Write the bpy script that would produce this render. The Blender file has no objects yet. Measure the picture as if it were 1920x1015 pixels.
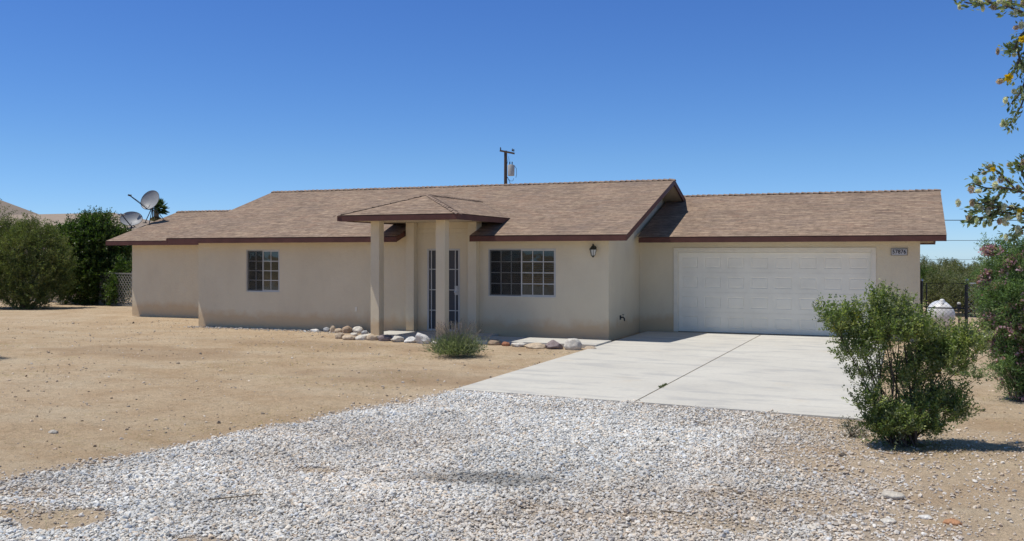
import bpy, bmesh, math, random
import numpy as np
from mathutils import Vector, Matrix, Euler
random.seed(7); RNG = np.random.default_rng(7)
R = math.radians
scene = bpy.context.scene
COL = scene.collection

# ------------------------------------------------------------------ survey helpers
F = 1772.0; YAW = R(22.4); EYE = 2.02
FW = np.array([-math.sin(YAW), math.cos(YAW), 0.]); RT = np.array([math.cos(YAW), math.sin(YAW), 0.]); UP = np.array([0, 0, 1.])
EYEP = np.array([0, 0, EYE])
def sight(u, v): return FW + (u-960)/F*RT + (478-v)/F*UP
def at(u, v, d): return EYEP + sight(u, v)*d            # surveyed point at distance d metres
def onz(u, v, z=0.): s = sight(u, v); return EYEP + s*((z-EYE)/s[2])
def ony(u, v, y): s = sight(u, v); return EYEP + s*(y/s[1])

# ------------------------------------------------------------------ object helpers
def tag(o, label=None, cat=None, group=None, kind=None):
    if label: o['label'] = label
    if cat: o['category'] = cat
    if group: o['group'] = group
    if kind: o['kind'] = kind
    return o
def empty(name, loc=(0, 0, 0), rz=0.):
    o = bpy.data.objects.new(name, None); COL.objects.link(o)
    o.location = loc; o.rotation_euler = (0, 0, rz); o.empty_display_size = .2
    return o
def link(name, me, parent=None, mats=()):
    o = bpy.data.objects.new(name, me); COL.objects.link(o)
    for m in mats: me.materials.append(m)
    if parent is not None:
        o.parent = parent
    return o
class MB:
    """collects shapes in world coordinates (or local to the parent) and links them as one mesh"""
    def __init__(s): s.v = []; s.f = []; s.uv = {}; s.mi = []
    def face(s, pts, uv=None, mi=0):
        n = len(s.v); s.v += [tuple(map(float, p)) for p in pts]; s.f.append(list(range(n, n+len(pts))))
        if uv: s.uv[len(s.f)-1] = uv
        s.mi.append(mi)
    def box(s, x0, x1, y0, y1, z0, z1, mi=0):
        c = [(x0,y0,z0),(x1,y0,z0),(x1,y1,z0),(x0,y1,z0),(x0,y0,z1),(x1,y0,z1),(x1,y1,z1),(x0,y1,z1)]
        n = len(s.v); s.v += c
        for q in ((0,3,2,1),(4,5,6,7),(0,1,5,4),(1,2,6,5),(2,3,7,6),(3,0,4,7)):
            s.f.append([n+i for i in q]); s.mi.append(mi)
    def beam(s, a, b, w, h, up=(0, 0, 1), mi=0):
        a = Vector(a); b = Vector(b); d = (b-a).normalized(); up = Vector(up)
        x = d.cross(up)
        if x.length < 1e-4: x = d.cross(Vector((1, 0, 0)))
        x.normalize(); y = x.cross(d).normalized()
        n = len(s.v)
        for p in (a, b):
            for sx, sy in ((-1,-1),(1,-1),(1,1),(-1,1)):
                s.v.append(tuple(p + x*sx*w/2 + y*sy*h/2))
        for q in ((0,1,2,3),(7,6,5,4),(0,4,5,1),(1,5,6,2),(2,6,7,3),(3,7,4,0)):
            s.f.append([n+i for i in q]); s.mi.append(mi)
    def tube(s, pts, rad, seg=8, cap=True, mi=0):
        pts = [Vector(p) for p in pts]
        if not hasattr(rad, '__len__'): rad = [rad]*len(pts)
        n = len(s.v); prev = None
        for i, p in enumerate(pts):
            d = (pts[min(i+1, len(pts)-1)] - pts[max(i-1, 0)]).normalized()
            if prev is None:
                x = d.cross(Vector((0, 0, 1)))
                if x.length < 1e-3: x = d.cross(Vector((0, 1, 0)))
            else: x = prev - d*prev.dot(d)
            x.normalize(); prev = x; y = d.cross(x)
            for k in range(seg):
                a = 2*math.pi*k/seg
                s.v.append(tuple(p + (x*math.cos(a) + y*math.sin(a))*rad[i]))
        for i in range(len(pts)-1):
            for k in range(seg):
                k2 = (k+1) % seg
                s.f.append([n+i*seg+k, n+i*seg+k2, n+(i+1)*seg+k2, n+(i+1)*seg+k]); s.mi.append(mi)
        if cap:
            s.f.append([n+k for k in range(seg)][::-1]); s.mi.append(mi)
            s.f.append([n+(len(pts)-1)*seg+k for k in range(seg)]); s.mi.append(mi)
    def lathe(s, prof, c, axis='z', seg=20, mi=0, cap=True):
        n = len(s.v)
        for r, h in prof:
            for k in range(seg):
                a = 2*math.pi*k/seg; x, y = r*math.cos(a), r*math.sin(a)
                s.v.append({'z': (c[0]+x, c[1]+y, c[2]+h), 'y': (c[0]+x, c[1]+h, c[2]+y), 'x': (c[0]+h, c[1]+x, c[2]+y)}[axis])
        for i in range(len(prof)-1):
            for k in range(seg):
                k2 = (k+1) % seg
                s.f.append([n+i*seg+k, n+i*seg+k2, n+(i+1)*seg+k2, n+(i+1)*seg+k]); s.mi.append(mi)
        if cap:
            s.f.append([n+k for k in range(seg)][::-1]); s.mi.append(mi)
            s.f.append([n+(len(prof)-1)*seg+k for k in range(seg)]); s.mi.append(mi)
    def build(s, name, mats, parent=None, smooth=False, bevel=0., fix=True):
        me = bpy.data.meshes.new(name)
        me.from_pydata(s.v, [], s.f); me.update()
        if s.uv:
            l = me.uv_layers.new(name='UVMap')
            for fi, uv in s.uv.items():
                for k, li in enumerate(me.polygons[fi].loop_indices): l.data[li].uv = uv[k]
        if not isinstance(mats, (list, tuple)): mats = [mats]
        o = link(name, me, parent, mats)
        for i, m in enumerate(s.mi):
            if m: me.polygons[i].material_index = m
        if fix:
            bm = bmesh.new(); bm.from_mesh(me)
            bmesh.ops.recalc_face_normals(bm, faces=bm.faces); bm.to_mesh(me); bm.free()
        if smooth:
            me.shade_smooth()
            me.set_sharp_from_angle(angle=R(40))
        if bevel:
            b = o.modifiers.new('bevel', 'BEVEL'); b.width = bevel; b.segments = 2; b.limit_method = 'ANGLE'; b.angle_limit = R(40)
        return o

def np_mesh(name, V, Fc, k, col=None, mats=(), parent=None, smooth=False):
    """V (n,3), Fc (m,k) index array -> mesh; col (n,3) -> point colour attribute 'tint'"""
    me = bpy.data.meshes.new(name)
    V = np.ascontiguousarray(V, dtype=np.float32); Fc = np.ascontiguousarray(Fc, dtype=np.int32)
    me.vertices.add(len(V)); me.vertices.foreach_set('co', V.ravel())
    me.loops.add(Fc.size); me.loops.foreach_set('vertex_index', Fc.ravel())
    me.polygons.add(len(Fc)); me.polygons.foreach_set('loop_start', np.arange(0, Fc.size, k, dtype=np.int32))
    me.update(calc_edges=True)
    if col is not None:
        a = me.attributes.new('tint', 'FLOAT_COLOR', 'POINT')
        c = np.ones((len(V), 4), dtype=np.float32); c[:, :3] = col
        a.data.foreach_set('color', c.ravel())
    me.polygons.foreach_set('use_smooth', np.full(len(Fc), smooth, dtype=bool))
    return link(name, me, parent, mats)

# ------------------------------------------------------------------ materials
class NT:
    def __init__(s, name, rough=.8, spec=.3):
        s.m = bpy.data.materials.new(name); s.m.use_nodes = True; s.t = s.m.node_tree; s.n = s.t.nodes
        s.b = s.n['Principled BSDF']; s.b.inputs['Roughness'].default_value = rough
        s.b.inputs['Specular IOR Level'].default_value = spec
        s._c = None
    def add(s, t, **kw):
        n = s.n.new(t)
        for k, v in kw.items(): setattr(n, k, v)
        return n
    def L(s, a, b): s.t.links.new(a, b)
    def coord(s, which='Object'):
        if s._c is None: s._c = s.add('ShaderNodeTexCoord')
        return s._c.outputs[which]
    def mapped(s, scale=(1, 1, 1), which='Object', rot=(0, 0, 0)):
        m = s.add('ShaderNodeMapping'); m.inputs['Scale'].default_value = scale; m.inputs['Rotation'].default_value = rot
        s.L(s.coord(which), m.inputs[0]); return m.outputs[0]
    def noise(s, scale, detail=4, rough=.55, vec=None, dist=0.):
        n = s.add('ShaderNodeTexNoise'); n.inputs['Scale'].default_value = scale; n.inputs['Detail'].default_value = detail
        n.inputs['Roughness'].default_value = rough; n.inputs['Distortion'].default_value = dist
        s.L(vec if vec is not None else s.coord(), n.inputs['Vector']); return n.outputs['Fac']
    def ramp(s, fac, stops):
        r = s.add('ShaderNodeValToRGB'); e = r.color_ramp.elements
        while len(e) > 1: e.remove(e[-1])
        for i, (p, c) in enumerate(stops):
            x = e[0] if i == 0 else e.new(p)
            x.position = p; x.color = (*c, 1) if hasattr(c, '__len__') else (c, c, c, 1)
        s.L(fac, r.inputs[0]); return r.outputs[0]
    def mix(s, fac, a, b, mode='MIX'):
        m = s.add('ShaderNodeMix', data_type='RGBA', blend_type=mode)
        for i_, sock, v in ((0, m.inputs[0], fac), (1, m.inputs[6], a), (2, m.inputs[7], b)):
            if hasattr(v, 'is_linked'): s.L(v, sock)
            elif hasattr(v, '__len__'): sock.default_value = (*v, 1)
            else: sock.default_value = v if i_ == 0 else (v, v, v, 1)
        return m.outputs[2]
    def math(s, op, a, b=0.):
        m = s.add('ShaderNodeMath', operation=op)
        for sock, v in ((m.inputs[0], a), (m.inputs[1], b)):
            if hasattr(v, 'is_linked'): s.L(v, sock)
            else: sock.default_value = v
        return m.outputs[0]
    def color(s, v):
        if hasattr(v, 'is_linked'): s.L(v, s.b.inputs['Base Color'])
        else: s.b.inputs['Base Color'].default_value = (*v, 1)
    def bump(s, h, dist=.01, strength=1.):
        b = s.add('ShaderNodeBump'); b.inputs['Distance'].default_value = dist; b.inputs['Strength'].default_value = strength
        s.L(h, b.inputs['Height']); s.L(b.outputs[0], s.b.inputs['Normal'])
    def attr(s, name='tint'):
        a = s.add('ShaderNodeAttribute', attribute_name=name); return a.outputs['Color']

def plain(name, c, rough=.6, metal=0., spec=.3, var=.12, scale=6., bump=0.):
    t = NT(name, rough, spec); t.b.inputs['Metallic'].default_value = metal
    n = t.noise(scale, 5)
    t.color(t.mix(t.ramp(n, [(.3, 0.), (.7, 1.)]), tuple(x*(1-var) for x in c), tuple(min(1, x*(1+var)) for x in c)))
    if bump: t.bump(t.noise(scale*12, 3), bump)
    return t.m

def mat_stucco():
    t = NT('stucco', .92, .15)
    base = t.mix(t.noise(.9, 5), STUC_A, STUC_B)
    fine = t.noise(38, 4, .7)
    base = t.mix(.12, base, t.mix(fine, (.35, .3, .22), (.95, .88, .75)), 'MULTIPLY')
    sep = t.add('ShaderNodeSeparateXYZ'); t.L(t.coord(), sep.inputs[0])
    edge = t.math('ADD', sep.outputs['Z'], t.math('MULTIPLY', t.noise(2.3, 5, .6), -.55))
    soil = t.ramp(edge, [(-.0, .55), (.20, 0.)])
    base = t.mix(soil, base, (.60, .385, .185))
    # faint rain streaks
    st = t.noise(1., 5, .65, t.mapped((1.6, 1.6, .9)))
    base = t.mix(t.ramp(st, [(.45, 0.), (.75, .25)]), base, (.52, .43, .32))
    t.color(base)
    t.bump(t.math('ADD', t.noise(55, 5, .75), t.math('MULTIPLY', t.noise(9, 3), .6)), .012, .8)
    return t.m
STUC_A = (.69, .605, .445); STUC_B = (.79, .70, .53)

def mat_shingle():
    t = NT('asphalt_shingle', .95, .12)
    uv = t.coord('UV')
    br = t.add('ShaderNodeTexBrick'); br.offset = .5; br.offset_frequency = 2
    br.inputs['Color1'].default_value = (0, 0, 0, 1); br.inputs['Color2'].default_value = (1, 1, 1, 1); br.inputs['Mortar'].default_value = (.5, .5, .5, 1)
    br.inputs['Scale'].default_value = 1; br.inputs['Mortar Size'].default_value = .003; br.inputs['Mortar Smooth'].default_value = .3
    br.inputs['Brick Width'].default_value = .31; br.inputs['Row Height'].default_value = .143; br.inputs['Bias'].default_value = 0.
    # wobble so tab ends do not line up
    m = t.add('ShaderNodeMapping'); t.L(uv, m.inputs[0]); t.L(m.outputs[0], br.inputs['Vector'])
    per = t.ramp(br.outputs['Color'], [(0., (.27, .19, .145)), (.22, (.21, .155, .125)), (.4, (.33, .25, .185)), (.6, (.25, .19, .16)), (.78, (.37, .28, .21)), (1., (.28, .185, .14))])
    lng = t.noise(1., 5, .65, t.mapped((1.5, 9, 1), 'UV'))
    c = t.mix(t.ramp(lng, [(.3, 0.), (.7, 1.)]), t.mix(.55, per, (.17, .125, .10)), t.mix(.45, per, (.43, .33, .25)))
    big = t.noise(.55, 4, .6, uv)
    c = t.mix(.6, c, t.ramp(big, [(.3, (.76, .76, .75)), (.7, (1.12, 1.07, 1.0))]), 'MULTIPLY')
    gr = t.noise(1., 4, .75, t.mapped((5.5, 13, 1), 'UV'))
    c = t.mix(.85, c, t.ramp(gr, [(.30, .48), (.5, .98), (.70, 1.5)]), 'MULTIPLY')
    c = t.mix(t.math('MULTIPLY', br.outputs['Fac'], .35), c, (.07, .05, .04))
    # grey weathering patch seen on the garage roof
    sp = t.noise(.33, 3, .5, uv)
    c = t.mix(t.ramp(sp, [(.62, 0.), (.74, .45)]), c, (.16, .13, .12))
    t.color(c)
    sep = t.add('ShaderNodeSeparateXYZ'); t.L(uv, sep.inputs[0])
    cl = t.math('FRACT', t.math('DIVIDE', sep.outputs['Y'], .143)); butt = t.ramp(cl, [(0., .7), (.16, .15), (.3, 0.)])
    t.color(t.mix(butt, c, (.075, .05, .04)))
    saw = t.math('FRACT', t.math('DIVIDE', sep.outputs['Y'], .143))
    h = t.math('ADD', t.math('MULTIPLY', saw, -1.), t.math('MULTIPLY', gr, .25))
    t.bump(t.math('ADD', h, t.math('MULTIPLY', br.outputs['Color'], .5)), .012, .9)
    return t.m

def mat_concrete():
    t = NT('concrete', .85, .25)
    n = t.noise(.5, 6, .6); f = t.noise(14, 6, .7)
    c = t.mix(t.ramp(n, [(.3, 0.), (.7, 1.)]), (.53, .51, .46), (.62, .60, .54))
    c = t.mix(t.ramp(f, [(.35, .25), (.6, 0.)]), c, (.42, .40, .37))
    st = t.noise(1., 5, .6, t.mapped((.9, 2.6, 1), rot=(0, 0, .25)))
    c = t.mix(t.ramp(st, [(.50, 0.), (.64, .7)]), c, (.41, .405, .39))
    dk = t.noise(2.2, 6, .7, t.mapped((.7, 2.4, 1)))
    c = t.mix(t.ramp(dk, [(.60, 0.), (.70, .45)]), c, (.30, .30, .31))
    sn = t.noise(.9, 6, .65)
    c = t.mix(t.ramp(sn, [(.6, 0.), (.75, .35)]), c, (.55, .45, .32))
    t.color(c); t.bump(t.noise(120, 4, .7), .004, .5)
    return t.m

def mat_ground():
    t = NT('desert_soil', .97, .08)
    g = t.attr('tint')
    sep = t.add('ShaderNodeSeparateColor'); t.L(g, sep.inputs[0])
    big = t.noise(.16, 5, .6); mid = t.noise(.9, 6, .65); fine = t.noise(9, 6, .72); vf = t.noise(70, 4, .7); grit = t.noise(26, 5, .8); dots = t.add('ShaderNodeTexVoronoi'); dots.inputs['Scale'].default_value = 7; t.L(t.coord(), dots.inputs['Vector'])
    c = t.mix(t.ramp(big, [(.35, 0.), (.65, 1.)]), (.51, .385, .25), (.585, .46, .32))
    c = t.mix(t.ramp(mid, [(.42, 0.), (.66, .75)]), c, (.43, .30, .185))
    pale = t.noise(.42, 6, .7, t.mapped((1, 2.2, 1)))
    c = t.mix(t.ramp(pale, [(.48, 0.), (.66, .65)]), c, (.58, .48, .345))
    c = t.mix(.85, c, t.ramp(fine, [(.2, .68), (.5, 1.), (.8, 1.18)]), 'MULTIPLY')
    c = t.mix(.8, c, t.ramp(vf, [(.25, .5), (.5, 1.), (.75, 1.3)]), 'MULTIPLY')
    c = t.mix(.9, c, t.ramp(grit, [(.3, .62), (.45, 1.), (.6, 1.), (.72, 1.25)]), 'MULTIPLY')
    c = t.mix(t.ramp(dots.outputs['Distance'], [(.07, .65), (.13, 0.)]), c, (.20, .14, .09))  # dark dots paint the shade of small pits into the soil colour
    grassy = t.noise(1.7, 6, .75, t.mapped((1, 1.6, 1)))
    c = t.mix(t.ramp(grassy, [(.6, 0.), (.72, .4)]), c, (.47, .41, .23))
    # red-brown worn soil in front of the porch (green channel) and crushed fines under the gravel (red channel)
    c = t.mix(t.math('MULTIPLY', sep.outputs[1], .5), c, (.34, .235, .15))
    fines = t.mix(t.noise(60, 4, .8), (.42, .40, .37), (.66, .64, .60))
    c = t.mix(sep.outputs[0], c, fines)
    # far desert carries low scrub cover (blue channel)
    scrub = t.ramp(t.noise(.12, 6, .7), [(.42, 0.), (.6, 1.)])
    c = t.mix(t.math('MULTIPLY', sep.outputs[2], scrub), c, (.16, .15, .085))
    t.color(c)
    h = t.math('ADD', t.math('MULTIPLY', t.noise(5, 6, .7), 1.), t.math('MULTIPLY', t.noise(28, 5, .75), .4))
    t.bump(h, .085, 1.)
    return t.m

def mat_tint(name, rough=.85, spec=.2, trans=0., bump=0.):
    t = NT(name, rough, spec); a = t.attr()
    t.color(a)
    if bump: t.bump(t.noise(90, 4, .7), bump)
    if trans:
        tr = t.add('ShaderNodeBsdfTranslucent'); mx = t.add('ShaderNodeMixShader'); mx.inputs[0].default_value = trans
        c2 = t.mix(1., a, (1.15, 1.25, .55), 'MULTIPLY'); t.L(c2, tr.inputs[0])
        out = t.n['Material Output']; t.L(t.b.outputs[0], mx.inputs[1]); t.L(tr.outputs[0], mx.inputs[2]); t.L(mx.outputs[0], out.inputs[0])
    return t.m

def mat_glass():
    t = NT('window_glass', .03, .5)
    fr = t.add('ShaderNodeFresnel'); fr.inputs[0].default_value = 1.45
    tr = t.add('ShaderNodeBsdfTransparent'); tr.inputs[0].default_value = (.62, .66, .66, 1)
    gl = t.add('ShaderNodeBsdfGlossy'); gl.inputs['Roughness'].default_value = .02
    nb = t.add('ShaderNodeBump'); nb.inputs['Distance'].default_value = .004; t.L(t.noise(1.7, 2), nb.inputs['Height']); t.L(nb.outputs[0], gl.inputs['Normal'])
    mx = t.add('ShaderNodeMixShader'); t.L(t.math('MULTIPLY', fr.outputs[0], 1.5), mx.inputs[0]); t.L(tr.outputs[0], mx.inputs[1]); t.L(gl.outputs[0], mx.inputs[2])
    t.L(mx.outputs[0], t.n['Material Output'].inputs[0])
    return t.m

def mat_screen(name, c, a):
    t = NT(name, .8); tr = t.add('ShaderNodeBsdfTransparent'); mx = t.add('ShaderNodeMixShader')
    t.b.inputs['Base Color'].default_value = (*c, 1); mx.inputs[0].default_value = a
    t.L(tr.outputs[0], mx.inputs[1]); t.L(t.b.outputs[0], mx.inputs[2]); t.L(mx.outputs[0], t.n['Material Output'].inputs[0])
    return t.m

def mat_wood(name, a, b):
    t = NT(name, .85, .2); n = t.noise(1., 5, .6, t.mapped((14, 14, .8)))
    t.color(t.mix(n, a, b)); t.bump(n, .004); return t.m

M = dict(
    stucco=mat_stucco(), shingle=mat_shingle(), concrete=mat_concrete(), ground=mat_ground(),
    fascia=plain('brown_trim_paint', (.105, .042, .032), .6, var=.2, scale=3, bump=.002),
    cap=plain('cap_shingle', (.24, .175, .135), .95, var=.45, scale=7),
    soffit=plain('cream_soffit', (.50, .43, .33), .9, var=.06),
    white=plain('white_vinyl', (.52, .51, .48), .45, var=.05),
    door_white=plain('garage_door_paint', (.84, .79, .67), .5, var=.05, scale=2.5, bump=.001),
    trim_white=plain('cream_trim_paint', (.78, .72, .60), .6, var=.05),
    glass=mat_glass(), screen=mat_screen('insect_screen', (.035, .037, .04), .28), mesh_dark=mat_screen('security_mesh', (.10, .10, .105), .82),
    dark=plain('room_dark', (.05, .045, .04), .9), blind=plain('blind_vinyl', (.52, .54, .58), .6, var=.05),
    doorpanel=plain('entry_door_paint', (.17, .135, .11), .6),
    black=plain('black_metal', (.018, .018, .02), .45, spec=.5), steel=plain('galvanised_steel', (.5, .51, .52), .4, .7, var=.2, scale=20),
    dish=plain('dish_enamel', (.27, .28, .295), .5, var=.08), dishdark=plain('dish_bracket', (.05, .06, .075), .5),
    lamp_metal=plain('verdigris_bronze', (.045, .05, .04), .5, .4, var=.4, scale=40), lamp_glass=plain('lantern_glass', (.52, .53, .5), .15, spec=.6),
    tank=plain('white_tank_paint', (.74, .74, .74), .35, var=.06, scale=9, spec=.4),
    block=plain('concrete_block', (.4, .37, .32), .9, var=.2, scale=12, bump=.006),
    pole=mat_wood('pole_wood', (.06, .045, .035), (.12, .09, .07)), transformer=plain('transformer_paint', (.42, .43, .43), .5),
    bark=mat_wood('bark', (.11, .085, .06), (.22, .17, .12)), twig=mat_wood('dark_twig', (.05, .035, .03), (.13, .1, .08)),
    leaf=mat_tint('leaf', .55, .3, .4), gloss_leaf=mat_tint('waxy_leaf', .42, .4, .42), petal=mat_tint('petal', .6, .2, .35),
    stone=mat_tint('crushed_stone', .85, .2), rock=None,
    plaque=plain('plaque_grey', (.52, .52, .54), .5, var=.03), digit=plain('digit_black', (.02, .02, .03), .5),
    cream_wall=plain('neighbour_stucco', (.5, .43, .34), .9), lattice=plain('weathered_lattice', (.24, .23, .21), .8, var=.15),
    far_roof=None,
)
def mat_rock():
    t = NT('field_stone', .9, .2); a = t.attr()
    n = t.noise(9, 6, .7); n2 = t.noise(45, 4, .7)
    c = t.mix(.8, a, t.ramp(n, [(.3, .62), (.6, 1.1)]), 'MULTIPLY'); c = t.mix(.5, c, t.ramp(n2, [(.3, .7), (.7, 1.25)]), 'MULTIPLY')
    t.color(c); t.bump(t.math('ADD', n, t.math('MULTIPLY', n2, .4)), .03, .9); return t.m
M['rock'] = mat_rock()
def mat_farroof():
    t = NT('neighbour_shingle', .95, .1)
    c = t.mix(t.noise(1., 5, .6, t.mapped((1.2, 1.2, 9))), (.27, .215, .175), (.36, .30, .25)); t.color(c); return t.m
M['far_roof'] = mat_farroof()

# ------------------------------------------------------------------ ground
SLAB = [(-6.25, 12.81), (-.35, 12.38)]
def smooth(a, b, x): t = np.clip((x-a)/(b-a), 0, 1); return t*t*(3-2*t)
def vnoise(x, y, s, seed):
    r = np.random.default_rng(seed); g = r.random((64, 64))
    x = np.asarray(x)/s + 1000; y = np.asarray(y)/s + 1000
    xi = np.floor(x).astype(int); yi = np.floor(y).astype(int); fx = x-xi; fy = y-yi
    fx = fx*fx*(3-2*fx); fy = fy*fy*(3-2*fy)
    a = g[xi % 64, yi % 64]; b = g[(xi+1) % 64, yi % 64]; c = g[xi % 64, (yi+1) % 64]; d = g[(xi+1) % 64, (yi+1) % 64]
    return (a*(1-fx)+b*fx)*(1-fy)+(c*(1-fx)+d*fx)*fy - .5
def gz(x, y):
    x = np.asarray(x, float); y = np.asarray(y, float)
    z = -.055 + .035*vnoise(x, y, 2.7, 1) + .022*vnoise(x, y, .8, 2) + .012*vnoise(x, y, .3, 3)
    near_house = smooth(2.2, .3, np.maximum(np.maximum(-25-x, x-1.2), np.maximum(18.6-y, y-32)))
    z = z + .05*smooth(19.9, 21.2, y)*smooth(-12.4, -13.0, x)*smooth(-19.5, -18.5, x)
    # the drive meets the slab nearly flush
    ns = smooth(1.0, .15, np.abs(y-12.6))*smooth(-6.6, -6.1, x)*smooth(.6, -.2, x); z = z*(1-ns) + ns*(-.022)
    z = z*(1-near_house) + near_house*(-.05 + .3*(z+.055))
    far = np.maximum(0, y-36)
    z = z - .0135*far + np.clip(far/80, 0, 1)*.8*vnoise(x, y, 37, 5)
    z = z - .37*smooth(27.5, 32.5, y)*smooth(-8, -3, x)
    left = np.maximum(0, -40-x); z = z - .004*left
    return z
RUTS = [[(1185, 752), (1050, 860), (860, 1030)], [(1075, 748), (940, 815), (640, 960)], [(1445, 772), (1385, 840), (1340, 1030)], [(1310, 765), (1240, 840), (1110, 1030)]]
def ruts(x, y):
    z = np.zeros_like(x)
    for L_ in RUTS:
        q = [onz(u, v) for u, v in L_]; d = np.full_like(x, 9.)
        for a, b in zip(q[:-1], q[1:]):
            e = (b-a)[:2]; t = np.clip(((x-a[0])*e[0]+(y-a[1])*e[1])/(e@e), 0, 1); d = np.minimum(d, np.hypot(x-a[0]-t*e[0], y-a[1]-t*e[1]))
        z += np.exp(-((d+.1*vnoise(x, y, .5, 77))/.11)**2)*(.5+vnoise(x, y, .7, 78))
    return z
def gza(x, y): return float(gz(x, y))

# gravel density, surveyed boundary in plan
UPPER = [onz(u, v) for u, v in [(-250, 935), (0, 893), (150, 868), (300, 836), (450, 803), (640, 768), (800, 745), (857, 735)]]
def gravel_density(x, y):
    """0..1; pool of crushed stone in front of the slab, fading into soil on the right"""
    px = np.array([p[0] for p in UPPER]); py = np.array([p[1] for p in UPPER])
    wob = 1.2*vnoise(x, y, 1.1, 11) + .8*vnoise(x, y, .3, 12) + .25
    top = np.interp(x, px, py)
    slab_edge = np.where(x > -6.19, 12.81 + (x+6.19)*(-.43/5.9), top)
    d = (slab_edge + np.where(x > -6.19, .10, 0) - y) + wob*np.where(x > -6.19, .1, 1.)
    den = np.where(x > -6.19, smooth(-.15, .4, d), smooth(-2.0, 1.1, d)**3.2*(.35+.65*np.maximum(smooth(-.25, .2, vnoise(x, y, .35, 19)), smooth(.2, .9, d))))
    # right side fade: line from slab corner to lower right of the view
    a = onz(1600, 800); b = onz(1800, 1015); n = np.array([b[1]-a[1], -(b[0]-a[0])]); n /= np.linalg.norm(n)
    if n[0] > 0: n = -n
    dr = (x-a[0])*n[0] + (y-a[1])*n[1] + 1.1*vnoise(x, y, 1.1, 13) + .6*vnoise(x, y, .35, 14)
    den = den*(.04 + .96*smooth(-.5, 2.1, dr))
    # bare sandy patches
    for (u, v, rx, ry, k) in ((75, 952, 1.05, .36, .97), (60, 915, .75, .2, .6), (425, 1012, .38, .14, .9), (590, 872, .3, .13, .7), (1290, 965, .6, .2, .5), (1060, 950, .5, .16, .45), (1500, 930, .8, .35, .5)):
        c = onz(u, v); q = ((x-c[0])/rx)**2 + ((y-c[1])/ry)**2 + 1.6*vnoise(x, y, .4, 15)
        den = den*(1 - k*smooth(1.3, .5, q))
    thin = smooth(.12, .34, vnoise(x, y, 1.3, 17)); den = den*(1-.35*thin*smooth(-6, -1, x))
    th2 = smooth(.1, .32, vnoise(x*.55+y*.3, y*1.5-x*.2, .9, 23)); den = den*(1-.22*th2)
    return np.clip(den, 0, 1)
def axis_lines(lo, hi, step, far, ratio=1.25):
    a = list(np.arange(lo, hi+1e-6, step)); s = step
    x = hi; up = []
    while x < far: s *= ratio; x += s; up.append(x)
    s = step; x = lo; dn = []
    while x > -far: s *= ratio; x -= s; dn.append(x)
    return np.array(dn[::-1]+a+up)
xs = axis_lines(-22, 4, .11, 3500); ys = axis_lines(4, 24, .11, 3500)
GX, GY = np.meshgrid(xs, ys); GZ = gz(GX, GY)
nx, ny = len(xs), len(ys)
V = np.stack([GX.ravel(), GY.ravel(), GZ.ravel()], 1)
ii = (np.arange(ny-1)[:, None]*nx + np.arange(nx-1)[None]).ravel()
Fc = np.stack([ii, ii+1, ii+nx+1, ii+nx], 1)
den = gravel_density(V[:, 0], V[:, 1]); den[(V[:, 1] < -14)] *= 0
stain = np.zeros(len(V))
for (u, v, rx, ry) in ((560, 640, 4.5, .9), (280, 655, 3., 1.2), (760, 700, 2.4, 1.)):
    c = onz(u, v); q = ((V[:, 0]-c[0])/rx)**2+((V[:, 1]-c[1])/ry)**2 + 1.2*vnoise(V[:, 0], V[:, 1], .7, 21)
    stain = np.maximum(stain, smooth(1.3, .2, q))
farm = smooth(45, 90, np.hypot(V[:, 0]+8, V[:, 1]-10))
np_mesh('ground', V, Fc, 4, np.stack([np.clip(den*1.1, 0, 1), stain, farm], 1), [M['ground']], smooth=True)['kind'] = 'structure'

# ------------------------------------------------------------------ crushed stone
ICO_V = []; t_ = (1+5**.5)/2
for a, b in ((-1, t_), (1, t_), (-1, -t_), (1, -t_)): ICO_V.append((a, b, 0))
for a, b in ((-1, t_), (1, t_), (-1, -t_), (1, -t_)): ICO_V.append((0, a, b))
for a, b in ((t_, -1), (t_, 1), (-t_, -1), (-t_, 1)): ICO_V.append((a, 0, b))
ICO_V = np.array(ICO_V)/np.linalg.norm(ICO_V[0])
ICO_F = np.array([(0,11,5),(0,5,1),(0,1,7),(0,7,10),(0,10,11),(1,5,9),(5,11,4),(11,10,2),(10,7,6),(7,1,8),(3,9,4),(3,4,2),(3,2,6),(3,6,8),(3,8,9),(4,9,5),(2,4,11),(6,2,10),(8,6,7),(9,8,1)])
def rand_rot(n, tilt=.5):
    """random yaw with limited tilt"""
    a = RNG.random(n)*2*np.pi; tx = RNG.normal(0, tilt, n); ty = RNG.normal(0, tilt, n)
    ca, sa = np.cos(a), np.sin(a); Z = np.zeros(n); O = np.ones(n)
    Rz = np.stack([np.stack([ca, -sa, Z], 1), np.stack([sa, ca, Z], 1), np.stack([Z, Z, O], 1)], 1)
    c, s = np.cos(tx), np.sin(tx); Rx = np.stack([np.stack([O, Z, Z], 1), np.stack([Z, c, -s], 1), np.stack([Z, s, c], 1)], 1)
    c, s = np.cos(ty), np.sin(ty); Ry = np.stack([np.stack([c, Z, s], 1), np.stack([Z, O, Z], 1), np.stack([-s, Z, c], 1)], 1)
    return Rz @ Rx @ Ry
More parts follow.
